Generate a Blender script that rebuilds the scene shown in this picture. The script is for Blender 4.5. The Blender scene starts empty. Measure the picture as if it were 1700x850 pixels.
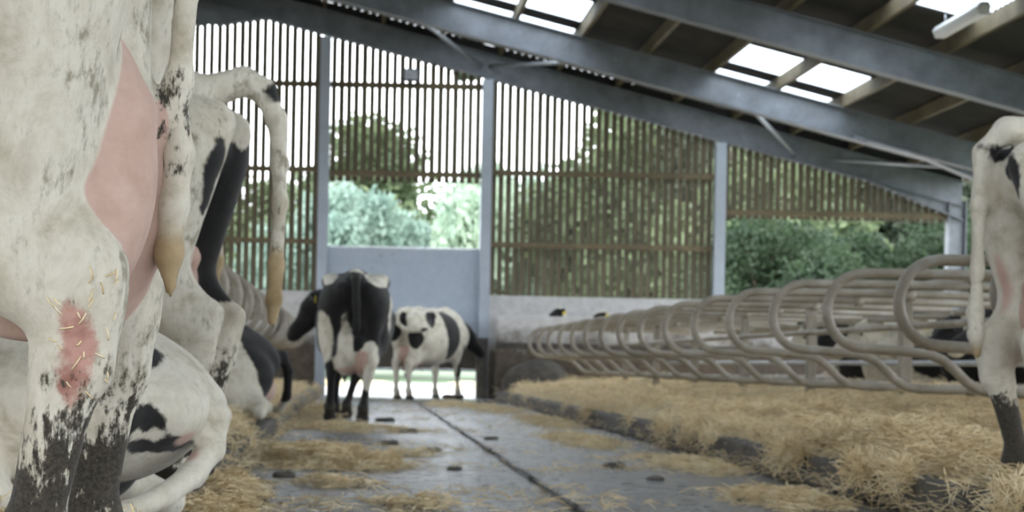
import bpy, math, random
import numpy as np

random.seed(7)
RNG = np.random.default_rng(11)
C = bpy.context.scene.collection
SC = bpy.context.scene

# ---------------------------------------------------------------- camera
FPX = 2690.0                      # focal length in pixels of the 1700 px wide frame
ROLL = -0.0192
cam = bpy.data.cameras.new('camera')
cam.sensor_width = 36.0
cam.lens = FPX / 1700 * 36.0
cam.shift_x = 260 / 1700
cam.shift_y = 175 / 1700
cam.clip_end = 600
cam.dof.use_dof = True
cam.dof.focus_distance = 2.55
cam.dof.aperture_fstop = 8.5
cam_o = bpy.data.objects.new('camera', cam)
C.objects.link(cam_o)
EYE = 0.58
cam_o.location = (0, 0, EYE)
cam_o.rotation_euler = (math.pi / 2, ROLL, 0)
SC.camera = cam_o

# ---------------------------------------------------------------- sky light and exposure
world = bpy.data.worlds.new('overcast_sky')
SC.world = world
world.use_nodes = True
wn = world.node_tree
bg = wn.nodes['Background']
tc = wn.nodes.new('ShaderNodeTexCoord')
sep = wn.nodes.new('ShaderNodeSeparateXYZ')
rmp = wn.nodes.new('ShaderNodeValToRGB')
wn.links.new(tc.outputs['Generated'], sep.inputs[0])
wn.links.new(sep.outputs['Z'], rmp.inputs[0])
rmp.color_ramp.elements[0].position = 0.0
rmp.color_ramp.elements[0].color = (.90, .95, 1.0, 1)
rmp.color_ramp.elements[1].position = 0.7
rmp.color_ramp.elements[1].color = (.95, 1.0, 1.06, 1)
wn.links.new(rmp.outputs[0], bg.inputs['Color'])
bg.inputs['Strength'].default_value = 1.0
SC.view_settings.view_transform = 'Standard'
SC.view_settings.look = 'None'
SC.view_settings.gamma = 1.0
SC.view_settings.use_curve_mapping = False
SC.view_settings.exposure = 2.85
SC.cycles.use_denoising = True
SC.cycles.max_bounces = 10
SC.cycles.diffuse_bounces = 6
SC.cycles.glossy_bounces = 4
SC.cycles.transparent_max_bounces = 12
SC.cycles.sample_clamp_indirect = 8.0

# ---------------------------------------------------------------- key sizes of the shed (metres; y runs down the passage)
Y_END = 27.7          # gable wall
KERB_L, KERB_R = -0.60, 2.30
BED = 0.15
SLOPE = 0.25
RIDGE_X = -2.6
EAVE_R, EAVE_L = 10.3, -15.5
FRAMES = [24.75, 20.5, 15.8, 11.5, 7.2, 2.9, -1.4, -5.7, -10, -14.3]
Y_FRONT = -14.6       # unseen open front behind the camera; shed lengthened here to cut the front light
def rafter_z(x, off=0.0):        # underside of the rafters
    return (4.46 - SLOPE * (x - 6.1) if x > RIDGE_X else 4.46 - SLOPE * (2 * RIDGE_X - x - 6.1)) + off
# ---------------------------------------------------------------- helpers
class MB:
    """Collects boxes, tubes and sweeps into one mesh."""
    def __init__(self): self.v, self.f, self.sm = [], [], []
    def add(self, vs, fs, smooth=False):
        o = len(self.v); self.v += [tuple(map(float, v)) for v in vs]
        self.f += [tuple(i + o for i in f) for f in fs]; self.sm += [smooth] * len(fs); return self
    def box(self, lo, hi):
        (a, b, c), (d, e, f) = lo, hi
        return self.add([(a, b, c), (d, b, c), (d, e, c), (a, e, c), (a, b, f), (d, b, f), (d, e, f), (a, e, f)],
                        [(0, 3, 2, 1), (4, 5, 6, 7), (0, 1, 5, 4), (1, 2, 6, 5), (2, 3, 7, 6), (3, 0, 4, 7)])
    def prism(self, poly, ext):
        """poly: 3-D outline, ext: extrusion vector"""
        n = len(poly); e = np.array(ext, float)
        vs = [np.array(p, float) for p in poly]; vs = vs + [p + e for p in vs]
        return self.add(vs, [tuple(range(n))[::-1], tuple(range(n, 2 * n))] + [(i, (i + 1) % n, n + (i + 1) % n, n + i) for i in range(n)])
    def tube(self, pts, r, n=10, cap=True):
        P = [np.array(p, float) for p in pts]; m = len(P)
        rr = r if hasattr(r, '__len__') else [r] * m
        T = [(P[min(i + 1, m - 1)] - P[max(i - 1, 0)]) for i in range(m)]
        T = [t / max(np.linalg.norm(t), 1e-9) for t in T]
        u = np.cross(T[0], (0, 0, 1.0))
        if np.linalg.norm(u) < .1: u = np.cross(T[0], (0, 1.0, 0))
        vs, fs = [], []
        for i in range(m):
            u = u - T[i] * (u @ T[i]); u /= np.linalg.norm(u); w = np.cross(T[i], u)
            for k in range(n):
                a = 2 * math.pi * k / n
                vs.append(P[i] + rr[i] * (math.cos(a) * u + math.sin(a) * w))
        for i in range(m - 1):
            for k in range(n):
                fs.append((i * n + k, i * n + (k + 1) % n, (i + 1) * n + (k + 1) % n, (i + 1) * n + k))
        self.add(vs, fs, True)
        if cap:
            o = len(self.v) - len(vs)
            self.f += [tuple(o + k for k in range(n))[::-1], tuple(o + (m - 1) * n + k for k in range(n))]; self.sm += [False, False]
        return self
    def ball(self, c, r, nu=12, nv=8):
        r = r if hasattr(r, '__len__') else (r, r, r)
        vs = [(c[0], c[1], c[2] + r[2])]
        for j in range(1, nv):
            t = math.pi * j / nv
            for i in range(nu):
                p = 2 * math.pi * i / nu
                vs.append((c[0] + r[0] * math.sin(t) * math.cos(p), c[1] + r[1] * math.sin(t) * math.sin(p), c[2] + r[2] * math.cos(t)))
        vs.append((c[0], c[1], c[2] - r[2]))
        fs = [(0, 1 + i, 1 + (i + 1) % nu) for i in range(nu)]
        for j in range(nv - 2):
            for i in range(nu):
                fs.append((1 + j * nu + i, 1 + (j + 1) * nu + i, 1 + (j + 1) * nu + (i + 1) % nu, 1 + j * nu + (i + 1) % nu))
        L = len(vs) - 1
        fs += [(L, 1 + (nv - 2) * nu + (i + 1) % nu, 1 + (nv - 2) * nu + i) for i in range(nu)]
        return self.add(vs, fs, True)
    def build(self, name, mat, parent=None, bevel=0.0):
        me = bpy.data.meshes.new(name); me.from_pydata(self.v, [], self.f)
        me.polygons.foreach_set('use_smooth', self.sm); me.materials.append(mat); me.update()
        o = bpy.data.objects.new(name, me); C.objects.link(o)
        if parent: o.parent = parent
        if bevel:
            b = o.modifiers.new('bevel', 'BEVEL'); b.width = bevel; b.segments = 2; b.limit_method = 'ANGLE'
        return o

def tag(o, label=None, cat=None, group=None, kind=None):
    if label: o['label'] = label
    if cat: o['category'] = cat
    if group: o['group'] = group
    if kind: o['kind'] = kind
    return o

def empty(name, loc=(0, 0, 0), rz=0.0):
    o = bpy.data.objects.new(name, None); C.objects.link(o)
    o.location = loc; o.rotation_euler = (0, 0, rz); o.empty_display_size = .2
    return o

def link_mesh(name, me, mat=None, parent=None):
    o = bpy.data.objects.new(name, me); C.objects.link(o)
    if mat: me.materials.append(mat)
    if parent: o.parent = parent
    return o

def copy_tree(root):
    r = root.copy(); C.objects.link(r)
    for ch in list(root.children):
        c = ch.copy(); C.objects.link(c); c.parent = r
        for g in list(ch.children):
            d = g.copy(); C.objects.link(d); d.parent = c
    return r

ORD = ['first', 'second', 'third', 'fourth', 'fifth', 'sixth', 'seventh', 'eighth', 'ninth', 'tenth', 'eleventh', 'twelfth', 'thirteenth',
       'fourteenth', 'fifteenth', 'sixteenth', 'seventeenth', 'eighteenth', 'nineteenth', 'twentieth']

# ---------------------------------------------------------------- materials
class Mat:
    """Small node-graph builder."""
    def __init__(self, name, rough=.7, metal=0.0, spec=.5):
        self.m = bpy.data.materials.new(name); self.m.use_nodes = True
        self.t = self.m.node_tree; self.b = self.t.nodes['Principled BSDF']
        self.b.inputs['Roughness'].default_value = rough; self.b.inputs['Metallic'].default_value = metal
        self.b.inputs['Specular IOR Level'].default_value = spec
        self.co = self.t.nodes.new('ShaderNodeTexCoord')
    def l(self, a, b): self.t.links.new(a, b)
    def pos(self, scale=(1, 1, 1), world=False):
        mp = self.t.nodes.new('ShaderNodeMapping'); mp.inputs['Scale'].default_value = scale
        if world:
            g = self.t.nodes.new('ShaderNodeNewGeometry'); self.l(g.outputs['Position'], mp.inputs[0])
        else: self.l(self.co.outputs['Object'], mp.inputs[0])
        return mp.outputs[0]
    def noise(self, scale, detail=4, rough=.6, vec=None, dist=0.0):
        n = self.t.nodes.new('ShaderNodeTexNoise'); n.inputs['Scale'].default_value = scale; n.inputs['Detail'].default_value = detail
        n.inputs['Roughness'].default_value = rough; n.inputs['Distortion'].default_value = dist
        self.l(vec if vec is not None else self.co.outputs['Object'], n.inputs['Vector']); return n.outputs['Fac']
    def ramp(self, fac, stops, interp='LINEAR'):
        r = self.t.nodes.new('ShaderNodeValToRGB'); cr = r.color_ramp; cr.interpolation = interp
        while len(cr.elements) < len(stops): cr.elements.new(.5)
        for e, (p, c) in zip(cr.elements, stops):
            e.position = p; e.color = (c, c, c, 1) if not hasattr(c, '__len__') else (*c, 1)
        self.l(fac, r.inputs[0]); return r.outputs[0]
    def mix(self, fac, a, b):
        n = self.t.nodes.new('ShaderNodeMix'); n.data_type = 'RGBA'
        for s, i in ((fac, 0), (a, 6), (b, 7)):
            if hasattr(s, 'is_output'): self.l(s, n.inputs[i])
            else: n.inputs[i].default_value = s if i == 0 else (*s, 1)
        return n.outputs[2]
    def math(self, op, a, b=0.0, clamp=False):
        n = self.t.nodes.new('ShaderNodeMath'); n.operation = op; n.use_clamp = clamp
        for s, i in ((a, 0), (b, 1)):
            if hasattr(s, 'is_output'): self.l(s, n.inputs[i])
            else: n.inputs[i].default_value = s
        return n.outputs[0]
    def step(self, x, lo, hi):
        n = self.t.nodes.new('ShaderNodeMapRange'); n.interpolation_type = 'SMOOTHSTEP'
        self.l(x, n.inputs[0]); n.inputs[1].default_value = lo; n.inputs[2].default_value = hi; return n.outputs[0]
    def attr(self, name):
        n = self.t.nodes.new('ShaderNodeAttribute'); n.attribute_name = name; return n.outputs['Fac']
    def sepz(self, vec, ax='Z'):
        n = self.t.nodes.new('ShaderNodeSeparateXYZ'); self.l(vec, n.inputs[0]); return n.outputs[ax]
    def color(self, c):
        if hasattr(c, 'is_output'): self.l(c, self.b.inputs['Base Color'])
        else: self.b.inputs['Base Color'].default_value = (*c, 1)
        return self
    def rough(self, r): self.l(r, self.b.inputs['Roughness']); return self
    def bump(self, h, strength=.3, dist=.01):
        n = self.t.nodes.new('ShaderNodeBump'); n.inputs['Strength'].default_value = strength; n.inputs['Distance'].default_value = dist
        self.l(h, n.inputs['Height']); self.l(n.outputs[0], self.b.inputs['Normal']); return self

def simple(name, c, rough=.7, metal=0.0, var=.25, scale=6.0, bump=0.0, spec=.5):
    m = Mat(name, rough, metal, spec)
    n = m.noise(scale, 5, .65)
    m.color(m.ramp(n, [(.3, tuple(x * (1 - var) for x in c)), (.7, tuple(min(1, x * (1 + var)) for x in c))]))
    if bump: m.bump(m.noise(scale * 4, 4), bump, .01)
    return m.m

M = {}
M['steel'] = simple('painted_grey_steel', (.16, .175, .20), .5, .0, .30, 3.0, .1)
M['galv'] = simple('galvanised_steel', (.36, .38, .41), .45, .55, .18, 9.0)
M['galv_pale'] = simple('galvanised_sheet', (.38, .42, .48), .55, .25, .10, 2.5)
M['purlin'] = simple('timber_purlin', (.13, .105, .062), .75, 0, .3, 3.0)
M['lamp_white'] = simple('white_enamel', (.62, .63, .64), .45, 0, .08)
M['lamp_tube'] = simple('frosted_cover', (.66, .66, .66), .35, 0, .05)
M['dark_plastic'] = simple('dark_housing', (.05, .05, .055), .5)
M['cable'] = simple('wet_steel_cable', (.03, .028, .026), .55, 0, .4, 30)
M['tag_yellow'] = simple('yellow_tag', (.75, .6, .05), .5, 0, .05)
M['eye'] = simple('dark_eye', (.012, .01, .009), .08, 0, .1)
M['bark'] = simple('bark', (.12, .09, .065), .9, 0, .4, 4, .4)

def roof_mat():
    m = Mat('fibre_cement_roof', .85)
    n = m.noise(1.3, 5)
    m.color(m.ramp(n, [(.3, (.034, .034, .034)), (.7, (.060, .060, .060))])); return m.m
M['roof'] = roof_mat()

def slat_mat():
    m = Mat('weathered_timber_boards', .85)
    v = m.pos((1, 1, .08), True)
    n = m.noise(9, 5, .7, v); n2 = m.noise(1.1, 3, .5, m.pos((1, 1, 1), True))
    c = m.ramp(n, [(.25, (.060, .050, .032)), (.5, (.115, .097, .062)), (.8, (.19, .162, .105))])
    m.color(m.mix(m.step(n2, .45, .7), c, (.10, .085, .058))); m.bump(n, .2, .004); return m.m
M['slat'] = slat_mat()
M['rail'] = simple('timber_rail', (.14, .11, .066), .85, 0, .3, 4)

def concrete_wall():
    m = Mat('dirty_concrete_wall', .85)
    z = m.sepz(m.pos((1, 1, 1), True))
    n = m.noise(1.7, 6, .7, m.pos((1, 1, 1), True)); n2 = m.noise(7, 5, .7, m.pos((1, 1, 1), True))
    clean = m.ramp(n2, [(.3, (.42, .41, .40)), (.7, (.60, .59, .58))])
    dirt = m.ramp(n2, [(.3, (.065, .05, .038)), (.7, (.15, .12, .09))])
    h = m.math('ADD', z, m.math('MULTIPLY', m.math('SUBTRACT', n, .5), 1.5))
    m.color(m.mix(m.step(h, .75, 1.25), dirt, clean)); m.bump(n2, .3, .01); return m.m
M['concrete_wall'] = concrete_wall()

def kerb_mat():
    m = Mat('manure_stained_kerb', .7)
    n = m.noise(5, 6, .7, m.pos((1, 1, 1), True))
    m.color(m.ramp(n, [(.3, (.03, .027, .024)), (.55, (.085, .075, .062)), (.75, (.16, .13, .085))])); m.bump(n, .6, .03); return m.m
M['kerb'] = kerb_mat()

def floor_mat():
    m = Mat('wet_concrete_floor', .4)
    p = m.pos((1, 1, 1), True)
    big = m.noise(.9, 5, .65, p, .4); mid = m.noise(6, 8, .75, p); fin = m.noise(26, 4, .7, p)
    film = m.math('ADD', m.math('MULTIPLY', big, .4), m.math('MULTIPLY', mid, .6))
    c = m.ramp(film, [(.36, (.10, .104, .112)), (.52, (.14, .14, .145)), (.60, (.12, .10, .07)), (.70, (.17, .14, .09))])
    bits = m.step(m.noise(12, 6, .8, p, .6), .55, .62)
    c = m.mix(m.math('MULTIPLY', bits, .85), c, (.055, .045, .03))
    m.color(c)
    m.rough(m.math('ADD', m.math('MULTIPLY', bits, .35), m.ramp(film, [(.44, .19), (.58, .30), (.68, .55)])))
    h = m.math('ADD', m.math('MULTIPLY', mid, 1.0), m.math('ADD', m.math('MULTIPLY', fin, .45), m.math('MULTIPLY', bits, .25)))
    m.bump(h, .6, .02); m.b.inputs['Specular IOR Level'].default_value = .9; return m.m
M['floor'] = floor_mat()

def straw_bed_mat():
    m = Mat('straw_bedding', .8)
    p = m.pos((1, 1, 1), True)
    n = m.noise(38, 5, .8, p, 1.2); n2 = m.noise(2.2, 4, .6, p)
    c = m.ramp(n, [(.28, (.33, .225, .11)), (.5, (.70, .56, .33)), (.72, (.92, .81, .57))])
    m.color(m.mix(m.math('MULTIPLY', m.step(n2, .52, .72), .55), c, (.27, .19, .09))); m.bump(n, .8, .02); return m.m
M['straw_bed'] = straw_bed_mat()
def straw_mat():
    m = Mat('straw', .65)
    p = m.pos((1, 1, 1), True); n = m.noise(11, 3, .7, p); n2 = m.noise(1.6, 3, .6, p)
    c = m.ramp(n, [(.3, (.48, .335, .15)), (.5, (.80, .65, .39)), (.7, (.93, .84, .62))])
    m.color(m.mix(m.math('MULTIPLY', m.step(n2, .55, .75), .5), c, (.36, .25, .11))); return m.m
M['straw'] = straw_mat()

def tube_mat():
    m = Mat('dirty_galvanised_tube', .5, .0)
    n = m.noise(4, 5, .7, m.pos((1, 1, 1), True))
    m.color(m.ramp(n, [(.35, (.19, .165, .125)), (.55, (.28, .25, .20)), (.72, (.36, .35, .32))])); return m.m
M['tube'] = tube_mat()

def leaf_mat(name, a, b):
    m = Mat(name, .6, 0, .3)
    n = m.noise(.5, 4, .7, m.pos((1, 1, 1), True))
    c = m.ramp(n, [(.35, a), (.65, b)]); m.color(c)
    t = m.t.nodes.new('ShaderNodeBsdfTranslucent'); m.l(c, t.inputs['Color'])
    mx = m.t.nodes.new('ShaderNodeMixShader'); mx.inputs[0].default_value = .45
    out = m.t.nodes['Material Output']
    m.l(m.b.outputs[0], mx.inputs[1]); m.l(t.outputs[0], mx.inputs[2]); m.l(mx.outputs[0], out.inputs['Surface']); return m.m
M['leaf_dark'] = leaf_mat('dark_green_leaves', (.018, .036, .018), (.045, .072, .034))
M['leaf_olive'] = leaf_mat('olive_green_leaves', (.045, .062, .04), (.12, .145, .095))
M['leaf_mid'] = leaf_mat('mid_green_leaves', (.07, .10, .05), (.19, .24, .12))
M['leaf_grey'] = leaf_mat('grey_green_leaves', (.15, .23, .19), (.36, .46, .38))
M['leaf_pale'] = leaf_mat('pale_green_leaves', (.24, .33, .25), (.50, .60, .45))  # this and the grey green are lightened to carry distance haze in colour

def grass_mat():
    m = Mat('field_grass', .9); n = m.noise(.8, 5, .7, m.pos((1, 1, 1), True))
    m.color(m.ramp(n, [(.3, (.05, .085, .035)), (.7, (.09, .135, .06))])); return m.m
M['grass'] = grass_mat()
M['apron'] = simple('pale_concrete_yard', (.42, .40, .37), .8, 0, .15, .7)

def rooflight_mat():
    m = bpy.data.materials.new('clear_rooflight_sheet'); m.use_nodes = True; t = m.node_tree
    t.nodes.remove(t.nodes['Principled BSDF'])
    a = t.nodes.new('ShaderNodeBsdfTranslucent'); a.inputs['Color'].default_value = (.9, .93, .95, 1)
    b = t.nodes.new('ShaderNodeBsdfTransparent'); b.inputs['Color'].default_value = (.85, .88, .9, 1)
    mx = t.nodes.new('ShaderNodeMixShader'); mx.inputs[0].default_value = .65
    t.links.new(a.outputs[0], mx.inputs[1]); t.links.new(b.outputs[0], mx.inputs[2]); t.links.new(mx.outputs[0], t.nodes['Material Output'].inputs['Surface'])
    return m
M['rooflight'] = rooflight_mat()

def coat_mat():
    """Holstein coat: black patches, bare pink skin, dung and hoof horn come from fields stored on the skin."""
    m = Mat('cow_coat', .75, 0, .25)
    o = m.co.outputs['Object']
    hair = m.noise(60, 4, .7, m.pos((1, 1, .35))); mid = m.noise(9, 5, .65, o, .3); big = m.noise(3.2, 4, .6, o); fine = m.noise(140, 3, .7, o)
    white = m.ramp(mid, [(.32, (.37, .335, .25)), (.48, (.56, .525, .435)), (.66, (.69, .66, .575))])
    white = m.mix(m.math('MULTIPLY', m.step(big, .50, .68), .55), white, (.42, .37, .27))
    grime = m.math('MULTIPLY', m.step(m.math('ADD', m.math('MULTIPLY', hair, .35), m.math('MULTIPLY', mid, .65)), .48, .68), m.attr('grm'))
    white = m.mix(grime, white, (.27, .245, .18))
    speck = m.math('MULTIPLY', m.step(m.math('ADD', m.math('MULTIPLY', hair, .6), m.math('MULTIPLY', big, .4)), .60, .66), m.attr('grm'))
    white = m.mix(m.math('MULTIPLY', speck, .7), white, (.09, .08, .055))
    blk = m.ramp(mid, [(.35, (.006, .006, .006)), (.7, (.017, .0155, .015))])
    f = m.math('ADD', m.attr('blk'), m.math('ADD', m.math('MULTIPLY', m.math('SUBTRACT', mid, .5), .045), m.math('MULTIPLY', m.math('SUBTRACT', hair, .5), .02)))
    c = m.mix(m.step(f, .006, -.006), white, blk)
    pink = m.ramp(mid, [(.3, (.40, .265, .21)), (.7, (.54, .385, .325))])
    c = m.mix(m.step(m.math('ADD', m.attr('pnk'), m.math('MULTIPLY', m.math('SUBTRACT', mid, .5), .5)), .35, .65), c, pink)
    red = m.ramp(m.noise(22, 4), [(.35, (.28, .13, .10)), (.6, (.47, .27, .22))])
    c = m.mix(m.step(m.math('ADD', m.attr('wnd'), m.math('MULTIPLY', m.math('SUBTRACT', m.noise(16, 5, .7), .5), 1.6)), .35, .75), c, red)
    d = m.math('ADD', m.attr('drt'), m.math('ADD', m.math('MULTIPLY', m.math('SUBTRACT', hair, .5), 1.1), m.math('MULTIPLY', m.math('SUBTRACT', mid, .5), 1.3)))
    dung = m.ramp(fine, [(.35, (.020, .018, .014)), (.65, (.065, .055, .04))])
    c = m.mix(m.step(d, .42, .62), c, dung)
    c = m.mix(m.step(m.attr('ylw'), .3, .8), c, m.ramp(mid, [(.3, (.24, .17, .085)), (.7, (.44, .34, .20))]))
    c = m.mix(m.attr('hof'), c, (.035, .03, .024))
    m.color(c)
    h = m.math('ADD', m.math('MULTIPLY', hair, .6), m.math('MULTIPLY', mid, .9))
    m.bump(h, .25, .008)
    m.b.inputs['Sheen Weight'].default_value = .12
    return m.m
M['coat'] = coat_mat()
# ---------------------------------------------------------------- organic bodies: smooth-blended solids polygonised as one skin
class Body:
    """Collects tapered limbs and ovals, blends them into one continuous skin."""
    def __init__(self): self.p, self.tags, self.cur = [], [], None
    def mark(self, t): self.cur = t; return self
    def oval(self, c, r, k=.06, rot=None, sub=False):
        self.tags.append(self.cur); self.p.append(('e', np.array(c, float), np.array(r, float), k, rot, sub)); return self
    def limb(self, a, b, ra, rb, k=.05, sc=(1, 1, 1)):
        self.tags.append(self.cur); self.p.append(('c', np.array(a, float), np.array(b, float), ra, rb, k, np.array(sc, float))); return self
    def path(self, pts, rads, k=.03, sc=(1, 1, 1)):
        if len(rads) != len(pts): rads = np.interp(np.linspace(0, 1, len(pts)), np.linspace(0, 1, len(rads)), rads)
        for i in range(len(pts) - 1): self.limb(pts[i], pts[i + 1], rads[i], rads[i + 1], k, sc)
        return self
    def dist(self, V, tag):
        """Smallest distance of points V to the shapes marked with tag"""
        f = np.full(len(V), 9.0)
        for q, t in zip(self.p, self.tags):
            if t != tag: continue
            if q[0] == 'e':
                P = V - q[1]
                if q[4] is not None: P = P @ np.array(q[4])
                k0 = np.linalg.norm(P / q[2], axis=1); d = k0 * (k0 - 1) / np.maximum(np.linalg.norm(P / q[2] ** 2, axis=1), 1e-6)
            else:
                A, Bq, P = q[1] * q[6], q[2] * q[6], V * q[6]; ab = Bq - A
                t_ = np.clip(((P - A) @ ab) / max(ab @ ab, 1e-9), 0, 1); d = (np.linalg.norm(P - A - t_[:, None] * ab, axis=1) - (q[3] + (q[4] - q[3]) * t_)) / q[6].max()
            f = np.minimum(f, d)
        return f
    def skin(self, h, smooth=2):
        los, his = [], []
        for q in self.p:
            if q[0] == 'e':
                m = max(q[2]) if q[4] is not None else q[2]
                if not q[5]: los.append(q[1] - m); his.append(q[1] + m)
            else:
                r = max(q[3], q[4]) / q[6].min() if q[6].min() < 1 else max(q[3], q[4])
                los.append(np.minimum(q[1], q[2]) - r); his.append(np.maximum(q[1], q[2]) + r)
        lo = np.min(los, 0) - 4 * h; hi = np.max(his, 0) + 4 * h
        n = np.ceil((hi - lo) / h).astype(int) + 1
        F = np.full(n, .5, np.float32)
        ax = [lo[i] + h * np.arange(n[i]) for i in range(3)]
        for q in self.p:
            k = q[3] if q[0] == 'e' else q[5]
            mar = k + 3 * h
            if q[0] == 'e':
                m = np.full(3, max(q[2])) if q[4] is not None else q[2]
                a, b = q[1] - m - mar, q[1] + m + mar
            else:
                r = max(q[3], q[4]) / min(1, q[6].min())
                a, b = np.minimum(q[1], q[2]) - r - mar, np.maximum(q[1], q[2]) + r + mar
            i0 = np.clip(np.floor((a - lo) / h).astype(int), 0, n); i1 = np.clip(np.ceil((b - lo) / h).astype(int) + 1, 0, n)
            sl = tuple(slice(i0[i], i1[i]) for i in range(3))
            X, Y, Z = np.meshgrid(*[ax[i][sl[i]] for i in range(3)], indexing='ij')
            P = np.stack([X, Y, Z], -1)
            if q[0] == 'e':
                P = P - q[1]
                if q[4] is not None: P = P @ np.array(q[4])
                k0 = np.linalg.norm(P / q[2], axis=-1); k1 = np.linalg.norm(P / (q[2] ** 2), axis=-1)
                d = k0 * (k0 - 1) / np.maximum(k1, 1e-6)
            else:
                s = q[6]
                A, B = q[1] * s, q[2] * s
                P = P * s
                ab = B - A; L2 = max(ab @ ab, 1e-9)
                t = np.clip(((P - A) @ ab) / L2, 0, 1)
                d = np.linalg.norm(P - A - t[..., None] * ab, axis=-1) - (q[3] + (q[4] - q[3]) * t)
                d = d / s.max()
            f = F[sl]
            if q[0] == 'e' and q[5]:
                d = -d
                hh = np.maximum(k - np.abs(f - d), 0) / k
                F[sl] = np.maximum(f, d) + hh * hh * k / 4
            else:
                hh = np.maximum(k - np.abs(f - d), 0) / k
                F[sl] = np.minimum(f, d) - hh * hh * k / 4
        I = F < 0
        # surface nets
        c = [F[a:n[0] - 1 + a, b:n[1] - 1 + b, e:n[2] - 1 + e] for a in (0, 1) for b in (0, 1) for e in (0, 1)]
        ci = [x < 0 for x in c]
        s = sum(x.astype(np.int8) for x in ci)
        mixed = (s > 0) & (s < 8)
        idx = np.argwhere(mixed)
        vals = np.stack([x[mixed] for x in c], -1)
        cor = np.array([(a, b, e) for a in (0, 1) for b in (0, 1) for e in (0, 1)], float)
        acc = np.zeros((len(idx), 3)); cnt = np.zeros(len(idx))
        for a in range(8):
            for b in range(a + 1, 8):
                if np.abs(cor[a] - cor[b]).sum() == 1:
                    va, vb = vals[:, a], vals[:, b]
                    m = (va < 0) != (vb < 0)
                    t = np.where(m, va / np.where(m, va - vb, 1), 0)
                    acc += np.where(m[:, None], cor[a] + t[:, None] * (cor[b] - cor[a]), 0); cnt += m
        V = lo + h * (idx + acc / cnt[:, None])
        vid = np.full(mixed.shape, -1, np.int64); vid[mixed] = np.arange(len(idx))
        Q = []
        for axn in range(3):
            o = [x for x in range(3) if x != axn]
            sa = [slice(None)] * 3; sb = [slice(None)] * 3
            sa[axn] = slice(0, -1); sb[axn] = slice(1, None)
            A, B = I[tuple(sa)], I[tuple(sb)]
            e = np.argwhere(A != B)
            e = e[(e[:, o[0]] > 0) & (e[:, o[1]] > 0) & (e[:, o[0]] < n[o[0]] - 1) & (e[:, o[1]] < n[o[1]] - 1)]
            fl = A[e[:, 0], e[:, 1], e[:, 2]]
            def cell(d0, d1):
                g = e.copy(); g[:, o[0]] += d0; g[:, o[1]] += d1
                return vid[g[:, 0], g[:, 1], g[:, 2]]
            q = np.stack([cell(-1, -1), cell(0, -1), cell(0, 0), cell(-1, 0)], -1)
            flip = fl if axn != 1 else ~fl
            q[~flip] = q[~flip][:, ::-1]
            Q.append(q)
        Q = np.concatenate(Q)
        Q = Q[(Q >= 0).all(1)]
        for _ in range(smooth):
            S = np.zeros_like(V); N = np.zeros(len(V))
            for a in range(4):
                b = (a + 1) % 4
                np.add.at(S, Q[:, a], V[Q[:, b]]); np.add.at(N, Q[:, a], 1)
                np.add.at(S, Q[:, b], V[Q[:, a]]); np.add.at(N, Q[:, b], 1)
            V = V * .5 + .5 * S / np.maximum(N, 1)[:, None]
        return V, Q


def mesh_np(name, V, Q):
    me = bpy.data.meshes.new(name)
    me.vertices.add(len(V)); me.vertices.foreach_set('co', np.asarray(V, np.float32).ravel())
    k = Q.shape[1]
    me.loops.add(len(Q) * k); me.loops.foreach_set('vertex_index', np.asarray(Q, np.int32).ravel())
    me.polygons.add(len(Q)); me.polygons.foreach_set('loop_start', np.arange(0, len(Q) * k, k, dtype=np.int32))
    me.polygons.foreach_set('use_smooth', np.ones(len(Q), bool))
    me.update(calc_edges=True); me.validate()
    return me


def blobs(V, L, k=.05):
    """Signed field of a coat patch: negative inside. L = [(x, y, z, radius) or (x, y, z, rx, ry, rz)]"""
    f = np.full(len(V), 1.0)
    for b in L:
        r = np.array(b[3:]) if len(b) > 4 else np.full(3, b[3])
        d = V - np.array(b[:3])
        k0 = np.linalg.norm(d / r, axis=1)
        dd = (k0 - 1) * r.min() if len(b) > 4 else np.linalg.norm(d, axis=1) - b[3]
        h = np.maximum(k - np.abs(f - dd), 0) / k
        f = np.minimum(f, dd) - h * h * k / 4
    return f


def attr(me, name, vals):
    a = me.attributes.new(name, 'FLOAT', 'POINT')
    a.data.foreach_set('value', np.asarray(vals, np.float32))
# ================================================================ the shed
def structure(name, mb, mat, label=None, bevel=0.0):
    o = mb.build(name, mat, None, bevel) if isinstance(mb, MB) else mb
    o['kind'] = 'structure'
    if label: o['label'] = label
    return o

def relief(name, x0, x1, y0, y1, step, hfun, mat, skirt=0.0):
    """Lumpy ground sheet z = hfun(x, y)"""
    xs = np.arange(x0, x1 + step * .5, step); ys = y0 * (y1 / y0) ** (np.linspace(0, 1, int((y1 - y0) / step * .6))) if y0 > 0 else np.arange(y0, y1 + step * .5, step)
    X, Y = np.meshgrid(xs, ys, indexing='ij'); Z = hfun(X, Y)
    nx, ny = X.shape; V = np.stack([X, Y, Z], -1).reshape(-1, 3)
    i = (np.arange(nx - 1)[:, None] * ny + np.arange(ny - 1)[None]).ravel()
    Q = np.stack([i, i + ny, i + ny + 1, i + 1], -1)
    o = link_mesh(name, mesh_np(name, V, Q), mat)
    return o

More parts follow.
